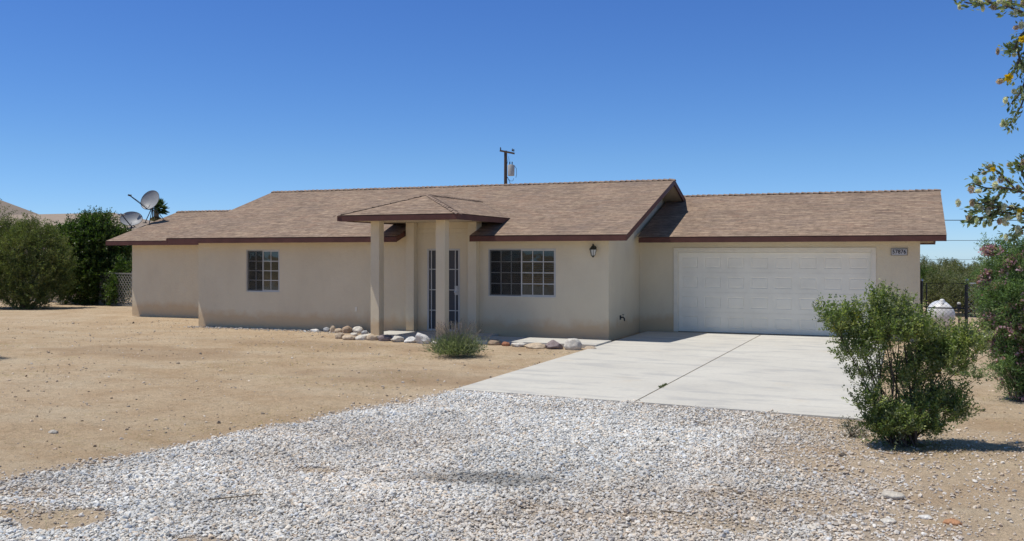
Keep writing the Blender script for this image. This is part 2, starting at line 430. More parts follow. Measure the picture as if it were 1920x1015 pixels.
def stones(name, P, size, col, label, cat, lift=.2):
    n = len(P)
    v = ICO_V[None]*(1+RNG.normal(0, .16, (n, 12, 1)))
    sc = np.stack([size*RNG.uniform(.85, 1.35, n), size*RNG.uniform(.6, .95, n), size*RNG.uniform(.42, .72, n)], 1)*.5
    v = (v*sc[:, None]) @ np.transpose(rand_rot(n, .38), (0, 2, 1))
    P = P.copy(); P[:, 2] += size*lift
    V = (v + P[:, None]).reshape(-1, 3)
    Fc = (ICO_F[None] + 12*np.arange(n)[:, None, None]).reshape(-1, 3)
    o = np_mesh(name, V, Fc, 3, np.repeat(col, 12, 0), [M['stone']])
    return tag(o, label, cat, kind='stuff')
def stone_colors(n, warm):
    """grey-blue crushed rock with some tan and dark pieces; warm 0..1 dusts them with soil"""
    g = np.clip(RNG.normal(.66, .09, n), .26, .88)
    c = np.stack([g*1.0, g*.995, g*.955], 1)
    k = RNG.random(n)
    c[k < .2] *= (1.05, .98, .90); c[(k > .2) & (k < .3)] *= (.84, .90, 1.0); c[(k > .3) & (k < .37)] *= .5
    c[(k > .37) & (k < .43)] *= (1.0, .86, .72); c[(k > .43) & (k < .45)] *= (.8, .66, .56)
    soil = np.array([.50, .37, .25]); w = (warm*RNG.uniform(.2, .8, n))[:, None]
    return np.clip(c*(1-w) + soil*w, 0, .9)
def sample_area(n, zmin, zmax):
    z = np.sqrt(RNG.uniform(zmin**2, zmax**2, n)); s = RNG.uniform(-.60, .60, n)
    p = z[:, None]*FW[None, :2] + (s*z)[:, None]*RT[None, :2]
    return p
P = sample_area(450000, 5.6, 15.5)
d = gravel_density(P[:, 0], P[:, 1])
dist = np.hypot(P[:, 0], P[:, 1])
keep = RNG.random(len(P)) < d*np.where(dist < 9, 1., .92)
P = P[keep]; n = len(P); dd = d[keep]
size = np.clip(RNG.lognormal(math.log(.0225), .36, n), .010, .06)
rut = .03*vnoise(P[:, 0]*.5, P[:, 1], .5, 31)
dark = np.zeros(n); c0 = onz(915, 889); q = ((P[:, 0]-c0[0])/.75)**2+((P[:, 1]-c0[1])/.28)**2 + 1.1*vnoise(P[:, 0], P[:, 1], .25, 33); dark = smooth(1.5, .2, q)  # mask for a shadow patch painted into the gravel by darkening its stones
warm = .05 + np.clip(1-dd*1.05, 0, 1)*.8 + .25*smooth(-3, 1.5, P[:, 0]) + .3*smooth(.05, .35, vnoise(P[:, 0], P[:, 1], 1.6, 34))
col = stone_colors(n, np.clip(warm, 0, .9))*(1-.45*dark[:, None])*(1+.25*vnoise(P[:, 0], P[:, 1], .9, 35)[:, None])*(1-.10*ruts(P[:, 0], P[:, 1]+.1)[:, None])  # shaded near side of the rut ridges is painted into the stone colour
Pz = gz(P[:, 0], P[:, 1]) + RNG.uniform(0, .010, n)*dd + .035*ruts(P[:, 0], P[:, 1])
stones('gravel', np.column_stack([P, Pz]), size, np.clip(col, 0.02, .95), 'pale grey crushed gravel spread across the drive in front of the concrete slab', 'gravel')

# loose pebbles on the bare soil
P = sample_area(60000, 6, 30)
d = gravel_density(P[:, 0], P[:, 1])
near_edge = np.zeros(len(P))
px = np.array([p[0] for p in UPPER]); py = np.array([p[1] for p in UPPER])
dy = P[:, 1]-np.interp(P[:, 0], px, py); near_edge = np.where(P[:, 0] < -6, np.exp(-np.clip(dy, 0, 9)/1.1), .55*np.exp(-np.clip(P[:, 1]-9, 0, 9)/1.5))
clump = smooth(.0, .3, vnoise(P[:, 0], P[:, 1], .8, 41))
pr = (.10 + 1.2*near_edge*(.25+clump) + .2*clump)
onslab = (P[:, 0] > -6.3) & (P[:, 0] < -.3) & (P[:, 1] > 12.35)
inhouse = (P[:, 1] > 19.2) & (P[:, 0] > -12.4) & (P[:, 0] < .5) | (P[:, 1] > 21.6) & (P[:, 0] > -18.7) & (P[:, 0] < .5) | (P[:, 1] > 24.6) & (P[:, 0] > -24.1) & (P[:, 0] < .5)
keep = (RNG.random(len(P)) < pr) & (d < .6) & ~onslab & ~inhouse
P = P[keep]; n = len(P)
size = np.clip(RNG.lognormal(math.log(.020), .45, n), .008, .09)
stones('scattered_pebbles', np.column_stack([P, gz(P[:, 0], P[:, 1])]), size, stone_colors(n, np.full(n, 1.))*RNG.choice([.42, .7, 1., 1.2], n)[:, None]*(1, .95, .88), 'loose tan and grey pebbles scattered over the bare sandy yard', 'pebbles', .12)
# strip of darker chips along the foot of the left wall
n = 900; x = RNG.uniform(-18.9, -12.6, n); y = 21.62-np.abs(RNG.normal(0, .22, n))
stones('wall_foot_chips', np.column_stack([x, y, gz(x, y)]), np.clip(RNG.lognormal(math.log(.035), .35, n), .015, .08), stone_colors(n, np.full(n, .5))*.75, 'dark stone chips lying along the foot of the left house wall', 'stone chips', .2)

# ------------------------------------------------------------------ slabs
m = MB()
def slab(m, pts, z0, z1):
    n = len(pts); m.face([(x, y, z1) for x, y in pts])
    for i in range(n):
        a, b = pts[i], pts[(i+1) % n]; m.face([(a[0], a[1], z0), (b[0], b[1], z0), (b[0], b[1], z1), (a[0], a[1], z1)])
j_ = MB(); slab(j_, [(-3.42, 12.66), (-3.355, 12.66), (-3.245, 24.48), (-3.31, 24.48)], -.15, -.009); j_.build('joint_filler', plain('joint_dirt', (.36, .30, .22), .95, var=.4, scale=9), fix=False)['kind'] = 'structure'
slab(m, [(-6.22, 12.82), (-3.405, 12.64), (-3.295, 24.50), (-6.22, 24.50)], -.2, 0)
slab(m, [(-3.375, 12.64), (-.35, 12.38), (-.35, 24.50), (-3.265, 24.50)], -.2, .003)
m.build('driveway', M['concrete'], fix=False)['kind'] = 'structure'
m = MB(); slab(m, [(-9.3, 19.98), (-6.225, 19.95), (-6.225, 21.15), (-9.3, 21.15)], -.2, .035)
m.build('walkway', M['concrete'], fix=False)['kind'] = 'structure'
m = MB(); slab(m, [(-12.3, 19.98), (-9.305, 19.98), (-9.305, 21.68), (-12.3, 21.68)], -.2, .05)
m.build('porch_slab', M['concrete'], fix=False)['kind'] = 'structure'

# ------------------------------------------------------------------ house
PITCH = .3276
house = empty('ranch_house', (-9.5, 21.69, 0))
HOFF = Vector((-9.5, 21.69, 0))
tag(house, 'single-storey cream stucco ranch house with brown shingle roof and attached garage', 'house')
def hpart(m, name, mat, parent=None, **kw):
    """shapes collected in world coordinates, attached to the house"""
    o = m.build(name, mat, None, **kw)
    par = parent if parent is not None else house
    o.parent = par
    o.matrix_parent_inverse = world_inv(par)
    return o
def world_inv(par):
    mtx = Matrix.Identity(4); p = par; chain = []
    while p is not None: chain.append(p); p = p.parent
    for q in reversed(chain):
        mtx = mtx @ q.matrix_parent_inverse @ q.matrix_basis if q.parent else q.matrix_basis.copy()
    return mtx.inverted()

def wall_y(m, x0, x1, y, z0, z1, holes=(), th=.16):
    """wall with its outer face at y (facing -Y) and rectangular openings"""
    X = sorted({x0, x1, *[h[0] for h in holes], *[h[1] for h in holes]}); Z = sorted({z0, z1, *[h[2] for h in holes], *[h[3] for h in holes]})
    for i in range(len(X)-1):
        for j in range(len(Z)-1):
            cx = (X[i]+X[i+1])/2; cz = (Z[j]+Z[j+1])/2
            if any(h[0] < cx < h[1] and h[2] < cz < h[3] for h in holes): continue
            for yy in (y, y+th): m.face([(X[i], yy, Z[j]), (X[i+1], yy, Z[j]), (X[i+1], yy, Z[j+1]), (X[i], yy, Z[j+1])])
    for (a, b, c, d) in holes:
        m.face([(a, y, c), (a, y+th, c), (a, y+th, d), (a, y, d)]); m.face([(b, y, c), (b, y, d), (b, y+th, d), (b, y+th, c)])
        m.face([(a, y, d), (b, y, d), (b, y+th, d), (a, y+th, d)]); m.face([(a, y, c), (a, y+th, c), (b, y+th, c), (b, y, c)])
    m.face([(x0, y, z0), (x0, y, z1), (x0, y+th, z1), (x0, y+th, z0)]); m.face([(x1, y, z0), (x1, y+th, z0), (x1, y+th, z1), (x1, y, z1)])

YM = 21.69; YG = 24.56; YL = 24.65
WS = (-17.02, -15.885, .985, 2.165)       # small window opening
WB = (-9.59, -7.785, .975, 2.175)         # big window opening
DO = (-11.30, -10.37, .07, 2.175)         # door opening
m = MB()
wall_y(m, -18.69, -6.45, YM, -.25, 2.52, [WS, WB, DO])
m.box(-11.86, -9.84, YM-.001+.004, YM+.157, 2.521, 2.86)
hpart(m, 'wall', M['stucco'], fix=False)
def gable(m, X, y0, y1, ye, z_e, yr, th, z0=-.25, drop=.13):
    """gable wall in the plane x=X, under a roof with eave line (ye, z_e) and ridge y=yr"""
    zt = lambda y: z_e + PITCH*((y-ye) if y < yr else (2*yr-y-ye)) - drop
    prof = [(y0, z0), (y1, z0), (y1, zt(y1)), (yr, zt(yr)), (y0, zt(y0))]
    m.face([(X, y, z) for y, z in prof]); m.face([(X+th, y, z) for y, z in prof][::-1])
m = MB(); gable(m, -6.45, YM+.16, 30.43, 21.09, 2.49, 26.06, -.16)
hpart(m, 'wall', M['stucco'], fix=False)
m = MB(); gable(m, -18.69, YM+.162, 30.43, 21.09, 2.49, 26.06, .16); hpart(m, 'wall', M['stucco'], fix=False)
m = MB(); wall_y(m, -18.69, -6.45, 30.27, -.25, 2.52); hpart(m, 'wall', M['stucco'], fix=False)
# garage
m = MB(); wall_y(m, -6.448, .41, YG, -.25, 2.52, [(-5.48, -.62, 0., 2.14)]); hpart(m, 'wall', M['stucco'], fix=False)
m = MB(); gable(m, .41, YG+.162, 31.2, 23.96, 2.48, 27.9, -.16); hpart(m, 'wall', M['stucco'], fix=False)
m = MB(); wall_y(m, -6.45, .41, 31.04, -.25, 2.5); hpart(m, 'wall', M['stucco'], fix=False)
# left wing
m = MB(); wall_y(m, -24.05, -18.69, YL, -.25, 2.52); hpart(m, 'wall', M['stucco'], fix=False)
m = MB(); gable(m, -24.05, YL+.162, 30.35, 24.05, 2.48, 27.5, .16); hpart(m, 'wall', M['stucco'], fix=False)
m = MB(); wall_y(m, -24.05, -18.69, 30.19, -.25, 2.5); hpart(m, 'wall', M['stucco'], fix=False)
# stem wall showing under the stucco
m = MB()
m.box(-18.66, -6.48, YM+.012, YM+.05, -.4, -.02); m.box(-24.02, -18.70, YL+.012, YL+.05, -.4, -.02)
# floor, ceiling and a back partition make the rooms
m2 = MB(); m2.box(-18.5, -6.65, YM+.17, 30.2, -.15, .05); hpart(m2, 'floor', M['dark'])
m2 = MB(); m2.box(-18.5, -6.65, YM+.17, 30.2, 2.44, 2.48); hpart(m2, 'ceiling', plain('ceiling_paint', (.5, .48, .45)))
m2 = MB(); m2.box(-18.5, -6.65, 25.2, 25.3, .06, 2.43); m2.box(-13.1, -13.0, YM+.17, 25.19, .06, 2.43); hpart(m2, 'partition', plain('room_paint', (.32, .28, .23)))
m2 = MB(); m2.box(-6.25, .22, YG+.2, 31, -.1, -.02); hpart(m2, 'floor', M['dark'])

# roofs -------------------------------------------------------------
def slope_face(m, pts, ye, ux=0, mi=0):
    """roof face; uv in metres along the eave (x) and up the slope"""
    k = math.sqrt(1+PITCH**2)
    m.face(pts, [(p[0], (p[1]-ye)*k) for p in pts], mi)
def gable_roof(X0, X1, ye, yr, ze, notch=None, th=.11, fz=.125, fasc=True, rakeL=True, rakeR=True):
    """returns roof object; eave top edge at (ye, ze), ridge at yr"""
    yb = 2*yr-ye; zr = ze+PITCH*(yr-ye); m = MB()
    zf = lambda y: ze+PITCH*(y-ye)
    if notch:
        a, b, yn = notch
        slope_face(m, [(X0, ye, ze), (a, ye, ze), (a, yn, zf(yn)), (X0, yn, zf(yn))], ye)
        slope_face(m, [(b, ye, ze), (X1, ye, ze), (X1, yn, zf(yn)), (b, yn, zf(yn))], ye)
        slope_face(m, [(X0, yn, zf(yn)), (X1, yn, zf(yn)), (X1, yr, zr), (X0, yr, zr)], ye)
        und = [(X0+.01, a-.01, ye+.03, yn), (b+.01, X1-.01, ye+.03, yn), (X0+.01, X1-.01, yn, yr)]
    else:
        slope_face(m, [(X0, ye, ze), (X1, ye, ze), (X1, yr, zr), (X0, yr, zr)], ye)
        und = [(X0+.01, X1-.01, ye+.03, yr)]
    m.face([(X1, yb, ze), (X0, yb, ze), (X0, yr, zr), (X1, yr, zr)], [(X1, 0), (X0, 0), (X0, yb-yr), (X1, yb-yr)])
    for a, b, y0, y1 in und:
        m.face([(a, y0, zf(y0)-th), (a, y1, zf(y1)-th), (b, y1, zf(y1)-th), (b, y0, zf(y0)-th)], None, 1)
    m.face([(X0, yr, zr-th), (X0, yb-.03, ze-th), (X1, yb-.03, ze-th), (X1, yr, zr-th)], None, 1)
    roof = hpart(m, 'roof', [M['shingle'], M['soffit']], fix=False)
    f = MB(); t = .04
    def eave(a, b, y, sgn):
        f.box(a, b, min(y, y+sgn*t), max(y, y+sgn*t), ze-fz-.02, ze-.012)
    if notch:
        eave(X0+t, notch[0]-t, ye+.004, 1); eave(notch[1]+t, X1-t, ye+.004, 1)
    else: eave(X0+t, X1-t, ye+.004, 1)
    eave(X0+t, X1-t, yb-.004, -1)
    def rake(x, sx):
        x2 = x-sx*t
        for s, y0, y1 in ((1, ye, yr), (-1, yb, yr)):
            q = [(y0, ze-.010), (y1, zr-.010), (y1, zr-fz-.02), (y0, ze-fz-.022)]
            if s < 0: q = q[::-1]
            for xx in (x, x2): f.face([(xx, y, z) for y, z in q])
            for i in range(4):
                a, b = q[i], q[(i+1) % 4]; f.face([(x, a[0], a[1]), (x, b[0], b[1]), (x2, b[0], b[1]), (x2, a[0], a[1])])
    if rakeR: rake(X1-.004, 1)
    if rakeL: rake(X0+.004, -1)
    if notch:
        for x, sx in ((notch[0]-.004, 1), (notch[1]+.004, -1)):
            x2 = x-sx*t; q = [(ye, ze-.010), (notch[2], zf(notch[2])-.010), (notch[2], zf(notch[2])-fz-.02), (ye, ze-fz-.022)]
            for xx in (x, x2): f.face([(xx, y, z) for y, z in q])
            for i in range(4):
                a, b = q[i], q[(i+1) % 4]; f.face([(x, a[0], a[1]), (x, b[0], b[1]), (x2, b[0], b[1]), (x2, a[0], a[1])])
    hpart(f, 'fascia', M['fascia'], roof)
    # drip row of shingles poking over the fascia + ridge caps
    c = MB(); n = int((X1-X0)/.155)
    caps(c, (X0, yr, zr), (X1, yr, zr), (0, -1, -PITCH), (0, 1, -PITCH))
    hpart(c, 'ridge_cap', M['cap'], roof, fix=False)
    return roof
def caps(c, a, b, da, db, step=.155, wid=.14):
    """overlapping cap shingles from a to b, bent over the two slope directions"""
    a = Vector(a); b = Vector(b); L_ = (b-a).length; d = (b-a)/L_; n = max(2, int(L_/step))
    da = Vector(da).normalized(); db = Vector(db).normalized(); up = Vector((0, 0, 1))
    for i in range(n):
        p = a + d*(L_*i/n); q = a + d*(L_*(i+1)/n + .02)
        lo = .006; hi = (.030 if step > .152 else .017) + random.uniform(-.004, .006); w = wid+random.uniform(-.008, .008)
        p1 = p+up*hi; q1 = q+up*lo
        if i % 1 == 0:
            c.face([p1, q1, q1+da*w, p1+da*w]); c.face([q1, p1, p1+db*w, q1+db*w])
            c.face([p1, p1+da*w, p+da*w, p]); c.face([p1, p, p+db*w, p1+db*w])
XL, XR = -19.33, -5.84
NOTCH = (-11.87, -9.83, YM-.002)
gable_roof(XL, XR, 21.09, 26.06, 2.49, NOTCH)
gable_roof(-6.36, .965, 23.96, 27.9, 2.48, rakeL=False)
gable_roof(-24.62, -18.72, 24.05, 27.5, 2.48, rakeR=False)
# porch hip roof
px0, px1, py, pz = -12.55, -9.33, 19.40, 2.965
pxm = (px0+px1)/2; pyr = py+(px1-px0)/2; pza = pz+PITCH*(px1-px0)/2+.03
K = (pza-pz)/((px1-px0)/2); kk = math.sqrt(1+K*K)
yv = lambda z: 21.09+(z-2.49)/PITCH
m = MB()
m.face([(px0, py, pz), (px1, py, pz), (pxm, pyr, pza)], [(px0, 0), (px1, 0), (pxm, (pyr-py)*kk)])
ye_, ya_ = yv(pz)+.03, yv(pza)+.03
m.face([(px1, py, pz), (px1, ye_, pz), (pxm, ya_, pza), (pxm, pyr, pza)], [(py, 0), (ye_, 0), (ya_, 1.61*kk), (pyr, 1.61*kk)])
m.face([(px0, ye_, pz), (px0, py, pz), (pxm, pyr, pza), (pxm, ya_, pza)], [(-ye_, 0), (-py, 0), (-pyr, 1.61*kk), (-ya_, 1.61*kk)])
zs = pz-.115
m.face([(px0+.03, py+.03, zs), (px0+.03, ye_-.3, zs), (px1-.03, ye_-.3, zs), (px1-.03, py+.03, zs)], None, 1)
proof = hpart(m, 'porch_roof', [M['shingle'], M['soffit']], fix=False)
f = MB()
f.box(px0+.004, px1-.004, py+.004, py+.044, pz-.14, pz-.012)
f.box(px0+.004, px0+.044, py+.045, ye_-.1, pz-.139, pz-.013); f.box(px1-.044, px1-.004, py+.045, ye_-.1, pz-.139, pz-.013)
hpart(f, 'fascia', M['fascia'], proof)
c = MB()
caps(c, (px0, py, pz), (pxm, pyr, pza), (0, -.2, -.06), (-.2, 0, -.06), .15, .12)
caps(c, (px1, py, pz), (pxm, pyr, pza), (0, -.2, -.06), (.2, 0, -.06), .15, .12)
caps(c, (pxm, pyr, pza), (pxm, ya_-.05, pza), (-1, 0, -K), (1, 0, -K), .15, .12)
hpart(c, 'ridge_cap', M['cap'], proof, fix=False)
# porch beam and columns
w = .24
for x, y, z0 in ((-12.0, 20.04, .03), (-10.22, 20.04, .03)):
    m = MB(); m.box(x, x+w, y, y+w, z0, zs-.001); hpart(m, 'porch_column', M['stucco'], bevel=.012)
for x in (-11.83, -10.07):
    m = MB(); m.box(x, x+w, 21.50, YM-.001, .05, zs-.001); hpart(m, 'pilaster', M['stucco'], bevel=.012)

# windows -----------------------------------------------------------
def window(x0, x1, z0, z1, cols, y=YM, blinds=None):
    fr = MB(); t = .035; yf = y+.03
    def ring(b, a0, a1, c0, c1, t, ya, yb):
        b.box(a0, a0+t, ya, yb, c0, c1); b.box(a1-t, a1, ya, yb, c0, c1)
        b.box(a0+t, a1-t, ya, yb, c0, c0+t); b.box(a0+t, a1-t, ya, yb, c1-t, c1)
    g = .002; t = .026
    ring(fr, x0+g, x1-g, z0+g, z1-g, t, yf-.012, yf+.07)
    xm = (x0+x1)/2
    # right (fixed) sash stands forward, left sash sits behind its insect screen
    ring(fr, xm-.022, x1-t-g, z0+t+g, z1-t-g, .03, yf-.006, yf+.02)
    ring(fr, x0+t+g, xm+.01, z0+t+g, z1-t-g, .028, yf+.026, yf+.05)
    wo = hpart(fr, 'window', M['white'], fix=True)
    gl = MB(); gl.box(xm+.01, x1-t-.03, yf+.006, yf+.010, z0+t+.03, z1-t-.03); gl.box(x0+t+.03, xm-.02, yf+.036, yf+.040, z0+t+.03, z1-t-.03)
    hpart(gl, 'pane', M['glass'], wo)
    mu = MB(); q = .011
    for (a, b, yy) in ((xm+.008, x1-t-.03, yf-.004), (x0+t+.028, xm-.018, yf+.024)):
        for i in range(1, cols): xx = a+(b-a)*i/cols; mu.box(xx-q, xx+q, yy, yy+.008, z0+t+.03, z1-t-.03)
        for i in range(1, 4): zz = z0+t+.03+(z1-z0-2*t-.06)*i/4; mu.box(a, b, yy+.001, yy+.007, zz-q, zz+q)
    hpart(mu, 'muntin_grid', M['white'], wo)
    sc = MB(); sc.box(x0+t, xm-.03, yf+.004, yf+.008, z0+t, z1-t); hpart(sc, 'insect_screen', M['screen'], wo)
    si = MB(); si.box(x0, x1, y+.015, y+.155, z0-.001, z0+.012); hpart(si, 'sill', M['trim_white'], wo)
    b = MB()
    zlist = np.arange(blinds[0], blinds[1], .05)
    for zz in zlist: b.face([(x0+.02, yf+.13, zz), (x1-.02, yf+.13, zz), (x1-.02, yf+.165, zz+.022), (x0+.02, yf+.165, zz+.022)])
    b.box(x0+.02, x1-.02, yf+.125, yf+.17, z1-.09, z1-.045)
    hpart(b, 'blind', M['blind'], wo, fix=False)
window(*WS, 2, blinds=(1.98, 2.1)); window(*WB, 3, blinds=(1.30, 2.1))

# front door --------------------------------------------------------
x0, x1, z0, z1 = DO
m = MB(); m.box(x0+.05, x1-.05, YM+.10, YM+.145, z0+.02, z1-.05)
for i, (a, b) in enumerate(((.15, .95), (1.1, 1.95))):
    for k in range(2): xa = x0+.12+k*.37; m.box(xa, xa+.31, YM+.088, YM+.1, z0+a, z0+b)
door = hpart(m, 'front_door', M['doorpanel'])
m = MB(); m.lathe([(.0, -.035), (.028, -.03), (.03, -.01), (.012, .0), (.012, .03)], (x1-.12, YM+.06, 1.05), 'y', 12); hpart(m, 'door_knob', M['steel'], door, smooth=True)
m = MB(); t = .045; ya, yb = YM-.012, YM+.03
m.box(x0+.001, x0+t, ya, yb, z0, z1); m.box(x1-t, x1-.001, ya, yb, z0, z1); m.box(x0+t, x1-t, ya, yb, z1-t, z1-.001); m.box(x0+t, x1-t, ya, yb, z0, z0+t)
sec = hpart(m, 'security_door', M['white'], bevel=.004)
m = MB()
for fx in (.125, .36, .62, .86): xx = x0+(x1-x0)*fx; m.box(xx-.011, xx+.011, ya+.008, yb-.01, z0+t, z1-t)
for k in range(1, 4): zz = z0+(z1-z0)*k/4; m.box(x0+t, x1-t, ya+.010, yb-.012, zz-.011, zz+.011)
hpart(m, 'security_bars', M['white'], sec)
m = MB(); m.box(x0+t, x1-t, yb+.002, yb+.006, z0+t, z1-t); hpart(m, 'mesh_panel', M['mesh_dark'], sec)
m = MB(); m.box(x1-.14, x1-.05, ya-.012, ya+.006, z0+.93, z0+1.16); hpart(m, 'lock_plate', M['white'], sec, bevel=.004)
m = MB(); m.lathe([(.014, 0), (.014, -.03), (.03, -.035), (.032, -.06), (.0, -.07)], (x1-.095, ya-.012, z0+1.0), 'y', 12)
hpart(m, 'door_handle', M['steel'], sec, smooth=True)
m = MB(); m.lathe([(.02, 0), (.018, -.015), (0, -.016)], (x1-.095, ya-.012, z0+1.1), 'y', 12); hpart(m, 'deadbolt', M['steel'], sec, smooth=True)

# garage door -------------------------------------------------------
gx0, gx1, gz1 = -5.48, -.62, 2.14
m = MB(); yd = YG+.06; gd0, gd1 = gx0+.06, gx1-.06; rows = 4; colsN = 8
rh = (2.075-.012)/rows
for r in range(rows):
    za, zb = .014+r*rh+.0015, .014+(r+1)*rh-.0015
    cw = (gd1-gd0)/colsN
    Xs_ = [gd0]; Zs_ = [za, za+.11, zb-.11, zb]
    for cN in range(colsN): Xs_ += [gd0+cN*cw+.085, gd0+(cN+1)*cw-.085]
    Xs_.append(gd1)
    for i in range(len(Xs_)-1):
        for j in range(3):
            a, b, c_, d_ = Xs_[i], Xs_[i+1], Zs_[j], Zs_[j+1]
            if j == 1 and i % 2 == 1:
                e = .018; dp = .009; e2 = .045
                R0 = [(a, yd, c_), (b, yd, c_), (b, yd, d_), (a, yd, d_)]
                R1 = [(a+e, yd+dp, c_+e), (b-e, yd+dp, c_+e), (b-e, yd+dp, d_-e), (a+e, yd+dp, d_-e)]
                R2 = [(a+e2, yd+.002, c_+e2), (b-e2, yd+.002, c_+e2), (b-e2, yd+.002, d_-e2), (a+e2, yd+.002, d_-e2)]
                for k in range(4):
                    k2 = (k+1) % 4; m.face([R0[k], R0[k2], R1[k2], R1[k]]); m.face([R1[k], R1[k2], R2[k2], R2[k]])
                m.face(R2)
            else: m.face([(a, yd, c_), (b, yd, c_), (b, yd, d_), (a, yd, d_)])
    m.face([(gd0, yd, zb), (gd1, yd, zb), (gd1, yd+.03, zb), (gd0, yd+.03, zb)]); m.face([(gd0, yd+.03, za), (gd1, yd+.03, za), (gd1, yd, za), (gd0, yd, za)])
m.face([(gd0, yd+.031, 0), (gd0, yd+.031, 2.1), (gd1, yd+.031, 2.1), (gd1, yd+.031, 0)])
gd = hpart(m, 'garage_door', M['door_white'], fix=False)
m = MB(); m.box(gd0, gd1, yd-.004, yd+.02, .0035, .0135); hpart(m, 'rubber_seal', M['black'], gd)
m = MB(); m.box(gx0-.05, gx0+.06, YG-.018, YG+.055, .004, 2.14); m.box(gx1-.06, gx1+.05, YG-.018, YG+.055, .004, 2.14); m.box(gx0-.05, gx1+.05, YG-.018, YG+.055, 2.0785+.062, 2.20)
m.box(gx0+.061, gx1-.061, YG+.0, YG+.054, 2.08, 2.14)
hpart(m, 'door_trim', M['trim_white'], gd, bevel=.005)
# outlet cover on the left wall, meter of conduit
m = MB(); a = ony(668, 580, YM); m.box(a[0]-.035, a[0]+.035, YM-.014, YM-.001, a[2]-.06, a[2]+.06); hpart(m, 'outlet_cover', M['trim_white'], bevel=.004)

# things fixed to the house ------------------------------------------
lc = ony(1112, 470, YM-.13)
lan = tag(empty('wall_lantern', (lc[0], YM-.001, lc[2])), 'small dark bronze lantern hung on the wall between big window and garage', 'lantern')
m = MB(); m.lathe([(.045, -.02), (.05, -.012), (.045, 0)], (0, 0, .06), 'y', 16); hp = m.build('wall_plate', M['lamp_metal'], lan, smooth=True)
m = MB(); m.tube([(0, -.01, .06), (0, -.06, .13), (0, -.11, .15), (0, -.13, .125)], .009, 8); m.build('bracket', M['lamp_metal'], lan, smooth=True)
m = MB(); m.lathe([(.012, .16), (.022, .135), (.02, .12), (.05, .095), (.095, .03), (.09, .02)], (0, -.13, 0), 'z', 6); m.build('lantern_roof', M['lamp_metal'], lan)
m = MB(); m.lathe([(.078, .019), (.045, -.12)], (0, -.13, 0), 'z', 6); m.build('lantern_glass', M['lamp_glass'], lan)
m = MB(); 
for k in range(6):
    a = math.pi/3*k; m.beam((.08*math.cos(a), -.13+.08*math.sin(a), .02), (.047*math.cos(a), -.13+.047*math.sin(a), -.12), .008, .008)
m.lathe([(.05, -.12), (.035, -.14), (.008, -.165), (0, -.17)], (0, -.13, 0), 'z', 6); m.build('lantern_cage', M['lamp_metal'], lan)

sc_ = ony(1686, 472.5, YG)
sg = tag(empty('house_number_sign', (sc_[0], YG, sc_[2])), 'small grey plaque reading 57876 on the wall right of the garage door', 'sign')
m = MB(); m.box(-.17, .17, -.02, -.002, -.075, .075); m.build('plaque', M['plaque'], sg, bevel=.006)
m = MB(); 
for (a, b, c_, d_) in ((-.178, .178, .0765, .088), (-.178, .178, -.088, -.0765)): m.box(a, b, -.024, -.002, c_, d_)
m.box(-.186, -.1785, -.024, -.002, -.088, .088); m.box(.1785, .186, -.024, -.002, -.088, .088); m.build('plaque_border', plain('plaque_rim', (.2, .2, .2), .6), sg)
cu = bpy.data.curves.new('digits', 'FONT'); cu.body = '57876'; cu.size = .135; cu.align_x = 'CENTER'; cu.align_y = 'CENTER'; cu.extrude = .002; cu.offset = .003; cu.space_character = 1.04
to = bpy.data.objects.new('tmp', cu); COL.objects.link(to); bpy.context.view_layer.update()
me = bpy.data.meshes.new_from_object(to.evaluated_get(bpy.context.evaluated_depsgraph_get())); bpy.data.objects.remove(to)
me.transform(Matrix.Translation((0, -.0225, 0)) @ Matrix.Rotation(R(90), 4, 'X') @ Matrix.Scale(.88, 4, (1, 0, 0)))
link('digits', me, sg, [M['digit']])

hb = EYEP + sight(1163, 596)*(-6.45/sight(1163, 596)[0])
tap = tag(empty('water_spigot', (-6.449, hb[1], hb[2])), 'dark outdoor water spigot on the side wall next to the garage', 'faucet')
m = MB(); m.box(0, .012, -.05, .05, -.05, .06); m.build('flange', M['black'], tap, bevel=.003)
m = MB(); m.tube([(0, 0, .01), (.07, 0, .01), (.1, 0, -.01), (.11, 0, -.08)], [.016, .018, .018, .014], 10); m.build('spout', M['black'], tap, smooth=True)
m = MB(); m.lathe([(.006, 0), (.006, .05), (.03, .052), (.03, .062), (0, .063)], (.07, 0, .02), 'z', 10); m.build('tap_handle', M['black'], tap, smooth=True)

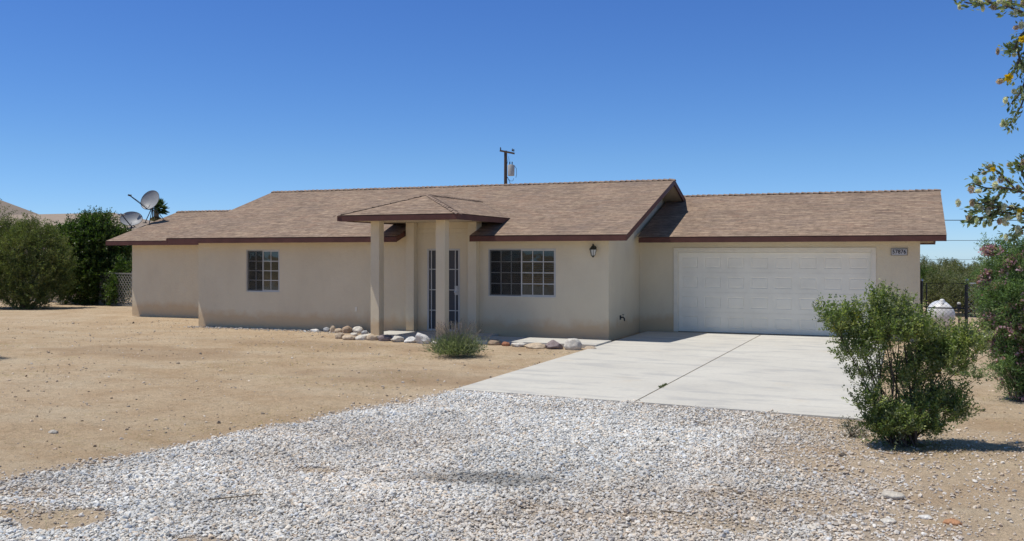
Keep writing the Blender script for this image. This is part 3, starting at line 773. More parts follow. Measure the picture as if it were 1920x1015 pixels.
# ------------------------------------------------------------------ satellite dishes
def roof_pt(u, v, ye=24.05, ze=2.48):
    s = sight(u, v); # solve z = ze + PITCH (y-ye)
    t = (ze - PITCH*ye - EYE)/(s[2]-PITCH*s[1]); return EYEP + s*t
def dish_set(base_uv, ctr_uv, dep, normal, rx, ry, label, tripod, arm_len, arm_dir):
    b = roof_pt(*base_uv); C0 = at(*ctr_uv, (b@FW)+dep)
    root = tag(empty('satellite_dish', tuple(b)), label, 'satellite dish', 'satellite dishes on the left roof')
    Cc = Vector(C0-b); sv = C0-EYEP; sv[2] = 0; sv /= np.linalg.norm(sv); rr_ = np.array([sv[1], -sv[0], 0]); nrm = Vector(rr_*normal[0] + UP*normal[1] + sv*normal[2]).normalized()
    side = nrm.cross(Vector((0, 0, 1))).normalized(); upv = side.cross(nrm).normalized()
    m = MB(); seg = 32; rings = 6; depth = .11
    def pt(r, a, off): return Cc + side*(rx*r*math.cos(a)) + upv*(ry*r*math.sin(a)) + nrm*(depth*(r*r-1)*.9+off)
    for i in range(rings):
        for k in range(seg):
            a0, a1 = 2*math.pi*k/seg, 2*math.pi*(k+1)/seg; r0, r1 = i/rings, (i+1)/rings
            for off in (0, -.006):
                q = [pt(r0, a0, off), pt(r1, a0, off), pt(r1, a1, off), pt(r0, a1, off)]
                if i == 0: q = q[1:3]+[q[0]]
                m.face(q if off == 0 else q[::-1])
    rim = MB(); rim.tube([pt(1, 2*math.pi*k/seg, -.003) for k in range(seg+1)], .008, 6)
    d = m.build('reflector', M['dish'], root, fix=False); d.data.shade_smooth()
    rim.build('rim', M['dishdark'], d)
    back = Cc - nrm*(depth+.03); foot = Cc - upv*ry*.95 + nrm*.0
    h = MB(); h.beam(tuple(back+nrm*.04), tuple(back-nrm*.08), .12, .16); h.build('mount_bracket', M['dishdark'], root)
    mast_top = back - nrm*.05; mt = MB()
    bend = Vector((mast_top.x*.5, mast_top.y*.5, max(.12, mast_top.z*.45)))
    if tripod:
        hub = Vector((mast_top.x*.9, mast_top.y*.9, mast_top.z-.12))
        mt.tube([mast_top, hub, Vector((hub.x, hub.y, hub.z*.35))], .022, 8)
        mt.build('mast', M['dishdark'], root, smooth=True)
        for dx, dy in ((-.30, -.05), (.12, -.30), (.32, .22)):
            lg = MB(); foot_p = Vector((hub.x+dx, hub.y+dy, 0)); foot_p.z = PITCH*foot_p.y+.01
            lg.beam(tuple(hub), tuple(foot_p), .022, .022); lg.box(foot_p.x-.05, foot_p.x+.05, foot_p.y-.05, foot_p.y+.05, foot_p.z-.02, foot_p.z+.005); lg.build('leg', M['dishdark'], root)
    else:
        mt.tube([mast_top, bend, (0, 0, .02)], .024, 8); mt.build('mast', M['dishdark'], root, smooth=True)
        lg = MB(); lg.beam((0, 0, .16), (.16, .05, PITCH*.05+.01), .02, .02); lg.beam((0, 0, .16), (-.12, .14, PITCH*.14+.01), .02, .02); lg.build('strut', M['dishdark'], root)
        pl = MB(); pl.beam((-.1, 0, .008), (.1, 0, .008), .16, .012, (0, -PITCH, 1)); pl.build('foot_plate', M['dishdark'], root)
    ad = (RT*arm_dir[0] + UP*arm_dir[1] + FW*arm_dir[2]); ad = Vector(ad/np.linalg.norm(ad))
    st = foot - nrm*.02; en = st + ad*arm_len
    arm = MB(); arm.beam(tuple(st), tuple(en), .026, .03); 
    if tripod: arm.beam(tuple(st+upv*.07+side*.03), tuple(en+upv*.015), .012, .012); 
    arm.beam(tuple(st), tuple(back), .02, .02)
    ar = arm.build('feed_arm', M['dishdark'], root)
    ln = MB(); face = (Cc-en).normalized()
    ln.tube([en-face*.05, en+face*.03, en+face*.07], [.03, .034, .042], 10)
    if not tripod:
        for s in (-1, 1): ln.tube([en+side*.1*s-face*.03, en+side*.1*s+face*.05], .028, 10)
        ln.beam(tuple(en-side*.13), tuple(en+side*.13), .02, .03)
    ln.build('receiver', M['dish'] if not tripod else M['dishdark'], root, smooth=True)
    return root
dish_set((246, 428), (246, 410), .0, (-.10, .62, -.78), .37, .32, 'lower left satellite dish, wide and short, close to the roof edge', False, .50, (-.42, .75, -.5))
dish_set((286, 419), (281, 375), .0, (-.50, .42, -.74), .35, .38, 'upper right satellite dish, tilted on a tall tripod mast with a long thin arm', True, .78, (-.78, .62, -.1))

# ------------------------------------------------------------------ utility pole, wires
up_ = at(948, 478, 72); gzp = gza(up_[0], up_[1])
pole = tag(empty('utility_pole', (up_[0], up_[1], gzp)), 'wooden utility pole with crossarm and grey transformer rising behind the roof', 'utility pole')
top = EYE + (478-283)/F*72 - gzp
m = MB(); m.tube([(0, 0, 0), (0, 0, top)], [.17, .115], 12); m.build('pole', M['pole'], pole, smooth=True)
rt = Vector(RT); fwv = Vector(FW)
m = MB(); a = -rt*.42+fwv*.1; b = rt*.66-fwv*.5; m.beam((a.x, a.y, top+.02), (b.x, b.y, top-.26), .12, .14); m.build('crossarm', M['pole'], pole)
m = MB()
for p in (a*.92, b*.94, b*.78):
    m = MB(); m.lathe([(.03, 0), (.055, .05), (.05, .1), (.03, .14), (.05, .17), (.0, .22)], (p.x, p.y, top+.08-.2*(p.dot(rt) > 0)*p.length/.8), 'z', 10); m.build('insulator', M['dishdark'], pole, smooth=True)
tc = rt*.42-fwv*.12; zt = top-(531-508)/F*72*1.0-.9
tr = MB(); tr.lathe([(.0, -.42), (.24, -.42), (.25, -.36), (.27, .36), (.25, .40), (.0, .46)], (tc.x, tc.y, top-1.5), 'z', 20); tro = tr.build('transformer', M['transformer'], pole, smooth=True)
m = MB()
for s in (-.1, .08):
    m = MB(); m.lathe([(.03, 0), (.05, .05), (.03, .1), (.05, .15), (.03, .2), (.0, .26)], (tc.x+s*RT[0], tc.y+s*RT[1], top-1.07), 'z', 10); m.build('bushing', M['dishdark'], tro, smooth=True)
m = MB()
def rp(x, z): return (rt.x*x, rt.y*x, top+z)
m.tube([rp(.68, -1.15), rp(.82, -1.35), rp(.84, -1.8), rp(.78, -2.05)], .018, 6); m.tube([rp(.1, -2.0), rp(.35, -2.3), rp(.55, -2.3), rp(.62, -2.1)], .018, 6); m.tube([rp(.12, -1.0), rp(.25, -.4), rp(.35, -.95)], .014, 6)
m.build('jumper_wires', M['black'], pole, smooth=True)
# service drop to the house
A = Vector(at(952, 333, 72)); B = Vector((-10.5, 30.2, 2.80))
m = MB(); pts = [A.lerp(B, t)-Vector((0, 0, 1.6*4*t*(1-t)*.5)) for t in np.linspace(0, 1, 16)]; m.tube(pts, .022, 6)
tag(m.build('service_drop_cable', M['black'], smooth=True), 'dark cable sloping from the utility pole down behind the main roof ridge', 'cable')
for (v0, lab, rr, dd_) in ((412, 'topmost of the three horizontal overhead wires right of the garage', .025, 60), (450, 'middle of the three horizontal overhead wires right of the garage', .017, 64), (486, 'lowest and thinnest of the three overhead wires right of the garage', .012, 68)):
    a = at(1180, v0-2, dd_); b = at(2200, v0+1, dd_); m = MB()
    pts = [Vector(a).lerp(Vector(b), t)-Vector((0, 0, .05*4*t*(1-t))) for t in np.linspace(0, 1, 24)]; m.tube(pts, rr, 6)
    tag(m.build('overhead_wire', M['black'], smooth=True), lab, 'wire', 'overhead wires beyond the yard')

# ------------------------------------------------------------------ gate, fence, tank
def chain(m, a, b, z0, z1, cell=.06, r=.0035):
    """woven diamond mesh between plan points a and b"""
    a = np.array(a); b = np.array(b); L_ = np.linalg.norm(b-a); d = (b-a)/L_; H = z1-z0
    k = -H
    while k < L_:
        for s in (0, 1):
            t0, t1 = (k, k+H) if s == 0 else (k+H, k); zA, zB = z0, z1
            if s == 0: lo, hi = max(0, -k), min(H, L_-k); p, q = (k+lo, z0+lo), (k+hi, z0+hi)
            else: lo, hi = max(0, k+H-L_), min(H, k+H); p, q = (k+H-lo, z0+lo), (k+H-hi, z0+hi)
            if hi > lo: m.beam((a[0]+d[0]*p[0], a[1]+d[1]*p[0], p[1]), (a[0]+d[0]*q[0], a[1]+d[1]*q[0], q[1]), r*2, r*2)
        k += cell*1.414
gy = 25.3
ga = ony(1733, 600, gy)[:2]; gb = ony(1811, 600, gy)[:2]; gt = 2.02-(531-478)/F*(ga[0]*FW[0]+gy*FW[1]); gb_z = gza(*ga)+.06
gate = tag(empty('chain_link_gate', (ga[0]+.05, gy, gza(*ga))), 'black-framed chain link gate beside the garage wall in front of the tank', 'gate')
o = Vector((ga[0]+.05, gy, gza(*ga)))
x1g = gb[0]-ga[0]-.06; zt_ = gt-o.z
m = MB(); m.tube([(0, 0, .06), (0, 0, zt_), (x1g, 0, zt_), (x1g, 0, .06), (0, 0, .06)], .020, 8); m.tube([(0, 0, zt_*.56), (x1g, 0, zt_*.56)], .016, 8); m.build('gate_frame', M['black'], gate, smooth=True)
m = MB(); chain(m, (0, 0), (x1g, 0), .08, zt_, .07, .0018); m.build('gate_mesh', M['black'], gate)
m = MB(); m.box(x1g-.02, x1g+.05, -.04, .03, zt_*.72, zt_*.78); m.build('latch', M['black'], gate)
fen = tag(empty('chain_link_fence', (gb[0], gy, gza(*gb))), 'galvanised chain link fence running right from the gate behind the pink shrub', 'fence')
m = MB(); m.tube([(.02, 0, 0), (.02, 0, zt_+.08)], .03, 10); m.build('post', M['black'], fen, smooth=True)
m = MB(); m.lathe([(.034, 0), (.036, .02), (.02, .045), (0, .055)], (.02, 0, zt_+.07), 'z', 10); m.build('post_cap', M['steel'], fen, smooth=True)
m = MB(); m.tube([(.05, 0, zt_), (6.5, .4, zt_)], .02, 8); m.build('top_rail', M['steel'], fen, smooth=True)
for xx in (2.4, 4.8): m = MB(); m.tube([(xx, .4*xx/6.5, 0), (xx, .4*xx/6.5, zt_+.05)], .025, 8); m.build('post', M['steel'], fen, smooth=True)
m = MB(); chain(m, (.05, 0), (6.5, .4), .04, zt_, .08, .0018); m.build('fence_mesh', M['steel'], fen)
hp_ = ony(1730.5, 600, gy)
post = MB(); post.tube([(hp_[0]-.03, gy+.0, gza(hp_[0], gy)-.05), (hp_[0]-.03, gy, gt+.06)], .032, 10); post.lathe([(.036, 0), (.036, .02), (.02, .045), (0, .055)], (hp_[0]-.03, gy, gt+.055), 'z', 10, mi=1)
tag(post.build('gate_post', [M['black'], M['steel']], smooth=True), 'dark gate post standing against the right garage wall corner', 'post')

tkc = at(1766, 591.5, 30.4); tx, ty, tz = tkc
tk = tag(empty('propane_tank', (tx, ty, gza(tx, ty))), 'white domed propane tank seen end-on behind the black gate', 'tank')
r = .40; zc = tz-gza(tx, ty)
prof = [(0.001, 0)]+[(r*math.sin(a), .24*(1-math.cos(a))) for a in np.linspace(.15, math.pi/2, 8)]+[(r, 1.75)]+[(r*math.cos(a), 1.75+.24*math.sin(a)) for a in np.linspace(.2, math.pi/2, 6)]
m = MB(); m.lathe(prof, (0, 0, zc), 'y', 36); m.build('tank_shell', M['tank'], tk, smooth=True)
m = MB(); m.lathe([(.085, -.03), (.085, .05), (.07, .085), (.04, .10), (0, .105)], (.03, .55, zc+r), 'z', 20); m.build('valve_dome', M['tank'], tk, smooth=True)
m = MB(); m.lathe([(.05, 0), (.045, .05), (0, .055)], (.02, .16, zc+r-.05), 'z', 16); m.build('lifting_lug', M['tank'], tk, smooth=True)
for yy in (.3, 1.5):
    m = MB(); m.box(-.28, .28, yy-.1, yy+.1, -.05, zc-r*.86); m.build('concrete_block', M['block'], tk, bevel=.01)
q = at(1798, 567, 31); vp = tag(empty('vent_pipe', (q[0], q[1], gza(q[0], q[1]))), 'thin black standpipe with a white cap right of the propane tank', 'pipe')
h = q[2]-gza(q[0], q[1]); m = MB(); m.tube([(0, 0, 0), (0, 0, h-.06)], .022, 8); m.box(-.06, .06, -.04, .04, h-.2, h-.07); m.build('pipe', M['black'], vp, smooth=True)
m = MB(); m.lathe([(.055, -.07), (.06, -.03), (.03, 0), (0, .005)], (0, 0, h), 'z', 12); m.build('cap', M['white'], vp, smooth=True)

# lattice fence left of the house
fa = np.array([-24.1, 28.3]); fb = np.array([-37.5, 31.2]); z0 = gza(*fa)
lf = tag(empty('lattice_fence', (fa[0], fa[1], z0)), 'low weathered lattice fence between the left house corner and the dark green tree', 'fence')
m = MB(); chain(m, (0, 0), tuple(fb-fa), .05, 1.30, .13, .010); m.build('lattice_panel', M['lattice'], lf)
dv = (fb-fa)/np.linalg.norm(fb-fa)
for zz in (.03, 1.31): m = MB(); m.beam((0, 0, zz), (*(fb-fa), zz), .04, .05); m.build('rail', M['lattice'], lf)
for k in range(7):
    p = dv*2.25*k; m = MB(); m.beam((p[0], p[1], -.1), (p[0], p[1], 1.4), .08, .08, (0, 1, 0)); m.build('post', M['lattice'], lf)

# ------------------------------------------------------------------ neighbour house
nb = empty('neighbour_house', (-60, 50, -.4)); tag(nb, 'distant house with pale brown hipped roofs behind the left shrubs', 'house')
def nbp(m, name, mat, **kw): m.v = [(x+60, y-50, z+.4) for x, y, z in m.v]; return m.build(name, mat, nb, **kw)
def hip(x0, x1, y0, y1, ze, xr0, xr1, zr):
    m = MB(); ym = (y0+y1)/2
    m.face([(x0, y0, ze), (x1, y0, ze), (xr1, ym, zr), (xr0, ym, zr)]); m.face([(x1, y1, ze), (x0, y1, ze), (xr0, ym, zr), (xr1, ym, zr)])
    m.face([(x1, y0, ze), (x1, y1, ze), (xr1, ym, zr)]); m.face([(x0, y1, ze), (x0, y0, ze), (xr0, ym, zr)]); m.face([(x0, y0, ze-.02), (x1, y0, ze-.02), (x1, y1, ze-.02), (x0, y1, ze-.02)])
    for a, b, c_, d_ in ((x0, x1, y0-.02, y0+.02), (x0, x1, y1-.02, y1+.02)): m.box(a, b, c_, d_, ze-.22, ze-.025)
    return m
nbp(hip(-90, -50.0, 50, 64, 3.15, -83, -57.6, 5.35), 'roof', M['far_roof'], fix=False)
nbp(hip(-100, -66.0, 49.2, 64.8, 3.35, -88, -71.6, 7.1), 'roof', M['far_roof'], fix=False)
m = MB(); m.box(-89, -50.7, 50.7, 63.3, -.6, 3.12); nbp(m, 'wall', M['cream_wall'])
for xx in (-53.5, -58): m = MB(); m.box(xx, xx+1.4, 50.66, 50.72, 1, 2.2); nbp(m, 'window', M['dark'])

# ------------------------------------------------------------------ vegetation
def unit(n): v = RNG.normal(size=(n, 3)); return v/np.linalg.norm(v, axis=1)[:, None]
def leaves_mesh(name, P, D, ln, wd, col, mat, parent, fold=.0):
    """rhombus leaves at P along D"""
    n = len(P); S = np.cross(D, unit(n)); S /= np.maximum(np.linalg.norm(S, axis=1), 1e-6)[:, None]
    N = np.cross(S, D)
    ln = np.broadcast_to(ln, n)[:, None]; wd = np.broadcast_to(wd, n)[:, None]
    V = np.stack([P, P+D*ln*.45+S*wd*.5+N*ln*fold, P+D*ln, P+D*ln*.45-S*wd*.5+N*ln*fold], 1).reshape(-1, 3)
    Fc = np.arange(4*n).reshape(n, 4)
    return np_mesh(name, V, Fc, 4, np.repeat(col, 4, 0), [mat], parent)
def foliage(parent, lobes, twig_len, n_twig, per, ln, wd, cols, mat, up=.5, jitter=.4, name='foliage', floor=None, out=1., clump=0.):
    """lobes: (centre, radius, weight[, flatten]); twigs start inside each lobe and point outward; leaves line the twigs"""
    w = np.array([l[2]*l[1]**2 for l in lobes]); w = w/w.sum()
    Ps, Ds, Cs = [], [], []
    cols = np.array(cols)
    for l, wi in zip(lobes, w):
        c, r = np.array(l[0]), l[1]; fl = l[3] if len(l) > 3 else 1.
        k = max(3, int(n_twig*wi)); d = unit(k); d[:, 2] = d[:, 2]*.8+up*.35; d /= np.linalg.norm(d, axis=1)[:, None]
        rad = r*RNG.uniform(.25, .95, k)**.7
        st = c + d*rad[:, None]*(1, 1, fl)
        td = d*out + unit(k)*.55 + np.array([0, 0, up]); td /= np.linalg.norm(td, axis=1)[:, None]
        tl = twig_len*RNG.uniform(.45, 1.35, k)
        tc = cols[RNG.integers(0, len(cols), k)]*RNG.uniform(.75, 1.25, (k, 1))
        m_ = per; t = RNG.random((k, m_))
        p = st[:, None]+td[:, None]*(t*tl[:, None])[..., None]+RNG.normal(0, 1, (k, m_, 3))*(jitter*ln)
        dd = td[:, None]*.7+unit(k*m_).reshape(k, m_, 3)*.8; dd /= np.linalg.norm(dd, axis=2)[..., None]
        cc = tc[:, None]*RNG.uniform(.75, 1.3, (k, m_, 1))
        Ps.append(p.reshape(-1, 3)); Ds.append(dd.reshape(-1, 3)); Cs.append(cc.reshape(-1, 3))
    P = np.concatenate(Ps); D = np.concatenate(Ds); C_ = np.concatenate(Cs)
    if floor is not None:
        k = P[:, 2] > floor; P, D, C_ = P[k], D[k], C_[k]
    lnv = ln*RNG.uniform(.7, 1.3, len(P))
    return leaves_mesh(name, P, D, lnv, lnv*wd, np.clip(C_, 0, 1), mat, parent)
def stems(parent, base, targets, r0, mat, name='stem', split=3, wob=.12, sub=True, spread=.1):
    """tapered curved stems from the base to targets, each with a few side branches, as one woody mesh"""
    m = MB()
    for T in targets:
        T = Vector(T); b = Vector(base)+Vector((random.uniform(-spread, spread), random.uniform(-spread, spread), 0)); L_ = (T-b).length; pts = []
        mid = b.lerp(T, .45); mid.z += L_*.06; off = Vector((random.gauss(0, wob), random.gauss(0, wob), 0))*L_*.5
        for i in range(8):
            t = i/7; p = b.lerp(mid+off, t).lerp((mid+off).lerp(T, t), t); pts.append(p+Vector([random.gauss(0, .012*L_*.4) for _ in range(3)])*(0 < i < 7))
        rr = r0*random.uniform(.6, 1.)
        m.tube(pts, [max(rr*(1-.82*i/7), .0025) for i in range(8)], 6)
        if sub:
            for s_ in range(split):
                i = random.randint(3, 6); q = pts[i]; d = (pts[i+1]-pts[i]).normalized()+Vector([random.gauss(0, .6) for _ in range(3)]); d.normalize()
                l2 = L_*random.uniform(.12, .22)
                m.tube([q, q+d*l2*.5+Vector((0, 0, l2*.06)), q+d*l2+Vector((0, 0, l2*.18))], [rr*.35, rr*.22, max(rr*.1, .002)], 5)
    return m.build(name, mat, parent, smooth=True, fix=False)

# --- big waxy shrub at the right front
B0 = onz(1697, 828); B0[2] = gza(B0[0], B0[1])
def bl(u, v, dz, rpx, w=1., fl=1.):
    p = at(u, v, B0@FW+dz)-B0; return (p, rpx/F*(B0@FW+dz), w, fl)
bush = tag(empty('green_shrub', tuple(B0)), 'large bright green shrub at right front beside the concrete driveway corner', 'shrub')
L1 = [bl(1690, 812, .1, 22, 1.6), bl(1655, 818, .0, 16, 1.4), bl(1595, 600, .1, 12, 1.6), bl(1690, 578, .1, 9, 1.6), bl(1650, 572, .05, 10, 2.6), bl(1654, 590, .0, 14, 2.), bl(1562, 606, -.1, 22, 1.2), bl(1588, 628, .1, 32, 1.25), bl(1600, 668, 0, 30, .9), bl(1640, 650, .1, 34, .9), bl(1652, 592, .05, 22, 1.35), bl(1648, 572, .05, 10, 1.6), bl(1690, 600, .1, 22, 1.3), bl(1668, 628, -.1, 34, 1.1),
      bl(1718, 632, -.05, 36, 1.2), bl(1752, 668, .1, 30, 1.1), bl(1786, 655, 0, 24, 1.2), bl(1812, 652, -.1, 28, 1.0), bl(1835, 662, .1, 20, .7), bl(1735, 632, .1, 14, 1.), bl(1780, 690, -.05, 34, .9), bl(1730, 690, .15, 38, 1.0), bl(1700, 720, 0, 34, .8), bl(1640, 706, .2, 24, .55),
      bl(1610, 712, 0, 20, .55), bl(1628, 762, -.1, 22, .75), bl(1650, 800, -.1, 24, 1.3), bl(1690, 800, -.15, 30, 1.4), bl(1730, 770, 0, 32, 1.), bl(1775, 760, .1, 30, .8), bl(1790, 785, 0, 22, .8), bl(1745, 812, -.1, 20, 1.), bl(1822, 715, 0, 14, .5), bl(1602, 585+10, 0, 16, .8)]
fo = foliage(bush, [(l[0], l[1]*.80, l[2]*(1.7 if l[0][2] < .45 else 1.)) for l in L1], .20, 3100, 24, .029, .50, [(.19, .26, .08), (.25, .315, .095), (.13, .185, .06), (.33, .37, .13), (.14, .18, .09), (.26, .29, .17)], M['gloss_leaf'], up=1.05, floor=.01)
stems(bush, (0, 0, -.05), [tuple(l[0]) for l in L1], .016, M['twig'], split=4, spread=.14)
n = 70; fl_ = []
P = np.concatenate([np.array(l[0])+unit(3)*l[1]*.6 for l in L1 if l[0][2] > .8]); D = unit(len(P))
leaves_mesh('yellow_leaves', np.repeat(P, 6, 0)+RNG.normal(0, .012, (len(P)*6, 3)), unit(len(P)*6), .024, .014, np.tile([(.45, .40, .04)], (len(P)*6, 1)), M['gloss_leaf'], bush)
# small dry grey tuft at its left foot
B = onz(1597, 812); B[2] = gza(B[0], B[1]); tf = tag(empty('dry_tuft', tuple(B)), 'small grey-green tuft on the gravel edge left of the big shrub foot', 'plant')
foliage(tf, [((0, 0, .08), .11, 1.), ((.08, 0, .06), .08, 1.)], .1, 160, 12, .016, .4, [(.13, .15, .11), (.09, .1, .07)], M['leaf'], up=.3, floor=0)
stems(tf, (0, 0, 0), [(random.uniform(-.12, .12), random.uniform(-.1, .1), random.uniform(.08, .17)) for _ in range(12)], .003, M['twig'], sub=False, spread=.03)

# --- lavender-like shrub by the porch
B = onz(855, 664); B[2] = gza(B[0], B[1]); Zl = B@FW
lv = tag(empty('lavender_shrub', tuple(B)), 'low rounded grey-green lavender shrub with thin flower spikes before the porch', 'shrub')
n = 8500; d = unit(n); d[:, 2] = np.abs(d[:, 2])*1.2+.35; d /= np.linalg.norm(d, axis=1)[:, None]
L_ = RNG.uniform(.36, .60, n); st = RNG.normal(0, .09, (n, 3))*(1.6, 1.2, 0); t = RNG.uniform(.35, 1., n)
P = st + d*(L_*t)[:, None]*(1, 1, .88); P[:, 2] -= .02
P2, D2 = P, d+unit(n)*.25; D2 /= np.linalg.norm(D2, axis=1)[:, None]
k = P2[:, 2] > .0
lc_ = np.array([(.18, .22, .13), (.24, .28, .18), (.14, .18, .10), (.28, .30, .23)])[RNG.integers(0, 4, n)]
leaves_mesh('foliage', P2[k], D2[k], .075, .012, lc_[k], M['leaf'], lv)
m = MB(); fp = []
for i in range(170):
    dd_ = Vector((random.gauss(0, .5), random.gauss(0, .4), 1)).normalized(); b_ = Vector((random.gauss(0, .14), random.gauss(0, .1), .1)); tp = b_+dd_*random.uniform(.46, .68)
    m.tube([b_, b_.lerp(tp, .5), tp], [.0025, .002, .0015], 4); 
    for q in range(9): fp.append(tuple(tp-dd_*.012*q))
m.build('stem', plain('stalk', (.2, .19, .14), .8), lv, fix=False)
fp = np.array(fp); leaves_mesh('flower_spike', fp, unit(len(fp)), .02, .012, np.array([(.20, .16, .22), (.26, .22, .22)])[RNG.integers(0, 2, len(fp))], M['petal'], lv)

# --- left: olive shrub in front, dark green tree behind
def group_plant(name, base_uv, lobes, label, cat, cols, twig, nt, per, ln, wd, mat='leaf', trunk_r=.05, up=.5, part='foliage', out=1., group=None, split=3):
    B = onz(*base_uv); B[2] = gza(B[0], B[1]); Z0 = B@FW
    o = tag(empty(name, tuple(B)), label, cat, group)
    LL = [(at(u, v, Z0+dz)-B, rp/F*(Z0+dz), w) for (u, v, dz, rp, w) in lobes]
    foliage(o, LL, twig, nt, per, ln, wd, cols, M[mat], up=up, name=part, floor=.02, out=out)
    stems(o, (0, 0, -.1), [tuple(l[0]) for l in LL], trunk_r, M['bark'], split=split, spread=.25, name='trunk' if cat == 'tree' else 'stem')
    return o, LL
OL = [(.13, .165, .055), (.165, .20, .065), (.10, .13, .045), (.20, .225, .08), (.15, .155, .07)]
group_plant('olive_shrub', (45, 575), [(-30, 458, 0, 46, 1), (10, 462, .4, 36, 1), (48, 442, 0, 26, .9), (45, 470, -.5, 42, 1), (85, 470, 0, 32, 1), (105, 500, -.2, 28, 1), (60, 520, -.6, 42, 1.1), (15, 520, -.5, 45, 1.1), (-30, 510, -.3, 50, 1), (100, 535, 0, 30, .9), (120, 500, .2, 16, .7), (58, 428, .1, 16, .6), (20, 440, .2, 24, .7), (80, 448, 0, 20, .8), (-4, 425, 0, 20, .5), (5, 400, 0, 9, .3), (40, 424, 0, 8, .5), (112, 465, 0, 14, .5), (20, 558, -.6, 26, 1.4), (60, 560, -.8, 26, 1.4), (95, 558, -.3, 22, 1.2), (40, 570, -.9, 16, 1.2), (80, 570, -.7, 14, 1), (-15, 550, 0, 30, 1), (118, 540, 0, 16, .7)],
            'tall feathery olive-green shrub at the far left edge of the yard', 'shrub', OL, .42, 4600, 34, .065, .30, up=.75, out=.8, split=5, trunk_r=.045)
DG = [(.065, .115, .025), (.085, .145, .032), (.05, .085, .024), (.11, .17, .04), (.07, .095, .032)]
group_plant('dark_green_tree', (195, 568), [(180, 424, 0, 24, 1), (150, 438, 0, 26, 1.), (207, 436, .2, 20, .9), (125, 450, 0, 28, 1), (155, 470, -.3, 36, 1.1), (195, 470, 0, 34, 1.1), (222, 470, .3, 24, 1), (130, 500, 0, 32, 1), (170, 515, -.4, 38, 1.1), (210, 510, 0, 32, 1.1), (232, 500, .4, 16, 1), (150, 545, 0, 28, .9), (190, 545, -.2, 28, 1.), (215, 540, 0, 18, .9), (163, 411, .2, 10, .7), (200, 412, 0, 10, .6), (105, 440, .1, 16, .8), (234, 470, .6, 14, .9), (118, 530, 0, 24, .8), (240, 520, .8, 14, .9), (236, 550, .6, 10, .5), (232, 440, .5, 12, .5), (165, 440, -.1, 30, 1), (205, 450, 0, 28, 1), (175, 556, -.2, 20, .8), (140, 556, 0, 18, .7), (222, 535, -1., 18, 1.3), (218, 560, -1., 14, 1.3), (228, 505, -.8, 16, 1.2)],
            'dense dark green tree between the olive shrub and the left house corner', 'tree', DG, .35, 5200, 26, .075, .5, mat='gloss_leaf', trunk_r=.08, up=.25, part='crown')
# shrub just left of the view whose shade falls on the yard
group_plant('olive_shrub', (-75, 668), [(-75, 620, 0, 40, 1), (-100, 590, 0, 40, 1), (-60, 590, 0, 28, 1), (-80, 560, 0, 30, 1)], 'lone olive shrub at the left border of the sandy yard', 'shrub', OL, .3, 500, 26, .04, .35, up=.6)

# --- right: desert willow with pink flowers
WG = [(.12, .20, .075), (.16, .25, .09), (.09, .15, .06), (.21, .29, .12)]
B1 = onz(1925, 742)
lob = [(1875, 520, .3, 34, 1), (1850+12, 480, .5, 16, .8), (1905, 500, 0, 36, 1), (1940, 490, .2, 40, 1), (1868, 560, 0, 30, 1), (1905, 560, -.2, 40, 1), (1945, 560, 0, 40, 1), (1880, 610, 0, 34, 1), (1920, 620, -.2, 40, 1), (1960, 620, 0, 40, 1), (1895, 660, 0, 34, 1), (1935, 680, 0, 36, 1), (1880, 690, -.2, 20, .8), (1890, 470, 0, 18, .7), (1915, 720, 0, 26, .8), (1850, 600, .2, 16, .6), (1990, 560, 0, 50, 1), (1990, 650, 0, 50, 1), (1885, 700, .1, 22, .9), (1865, 650, .1, 20, .8), (1915, 740-10, -.1, 22, .9), (1858, 530, .2, 18, .8), (1850, 560, .2, 14, .6)]
lob = lob + [(1850, 470, .3, 10, 1.2), (1842, 520, .2, 12, 1.), (1838, 570, .2, 12, .8)]
lob = [(u+6, v+2, d_, rp*.96, w_) for (u, v, d_, rp, w_) in lob]
wl, LL = group_plant('pink_flowering_shrub', (1925, 742), lob, 'tall green shrub dotted with pink flowers at the right edge', 'shrub', WG, .19, 4000, 22, .05, .2, trunk_r=.02, up=.5, split=4)
fp = []; 
for c_, r_, w_ in LL:
    for k in range(max(1, int(50*w_))):
        u_ = unit(1)[0]; u_[1] = -abs(u_[1])
        q = c_+u_*r_*random.uniform(.7, 1.25)
        for j in range(random.randint(4, 14)): fp.append(q+RNG.normal(0, .022, 3))
fp = np.array(fp); fp = fp[vnoise(fp[:, 0]*1., fp[:, 2], .22, 55) > -.12]
pc = np.array([(.56, .33, .40), (.46, .24, .31), (.64, .45, .51), (.38, .2, .25)])[RNG.integers(0, 4, len(fp))]
leaves_mesh('blossom', fp, unit(len(fp)), .040, .034, pc, M['petal'], wl)
# low weeds under it
for i, (u, v, h, lab) in enumerate(((1800, 668+30, .10, 'small leafy weed on the sand left of the pink flowering shrub'), (1862, 700, .22, 'low green sprawling plant at the foot of the pink flowering shrub'))):
    B = onz(u, v); B[2] = gza(B[0], B[1]); w_ = tag(empty('weed', tuple(B)), lab, 'weed', 'weeds by the flowering shrub')
    foliage(w_, [((0, 0, .04), h, 1., .4), ((h*1.5, .05, .04), h*.9, 1., .4), ((-h*1.5, 0, .03), h*.8, .8, .4)], .12, 110, 9, .035, .3, WG, M['leaf'], up=.3, floor=0, name='leaves')

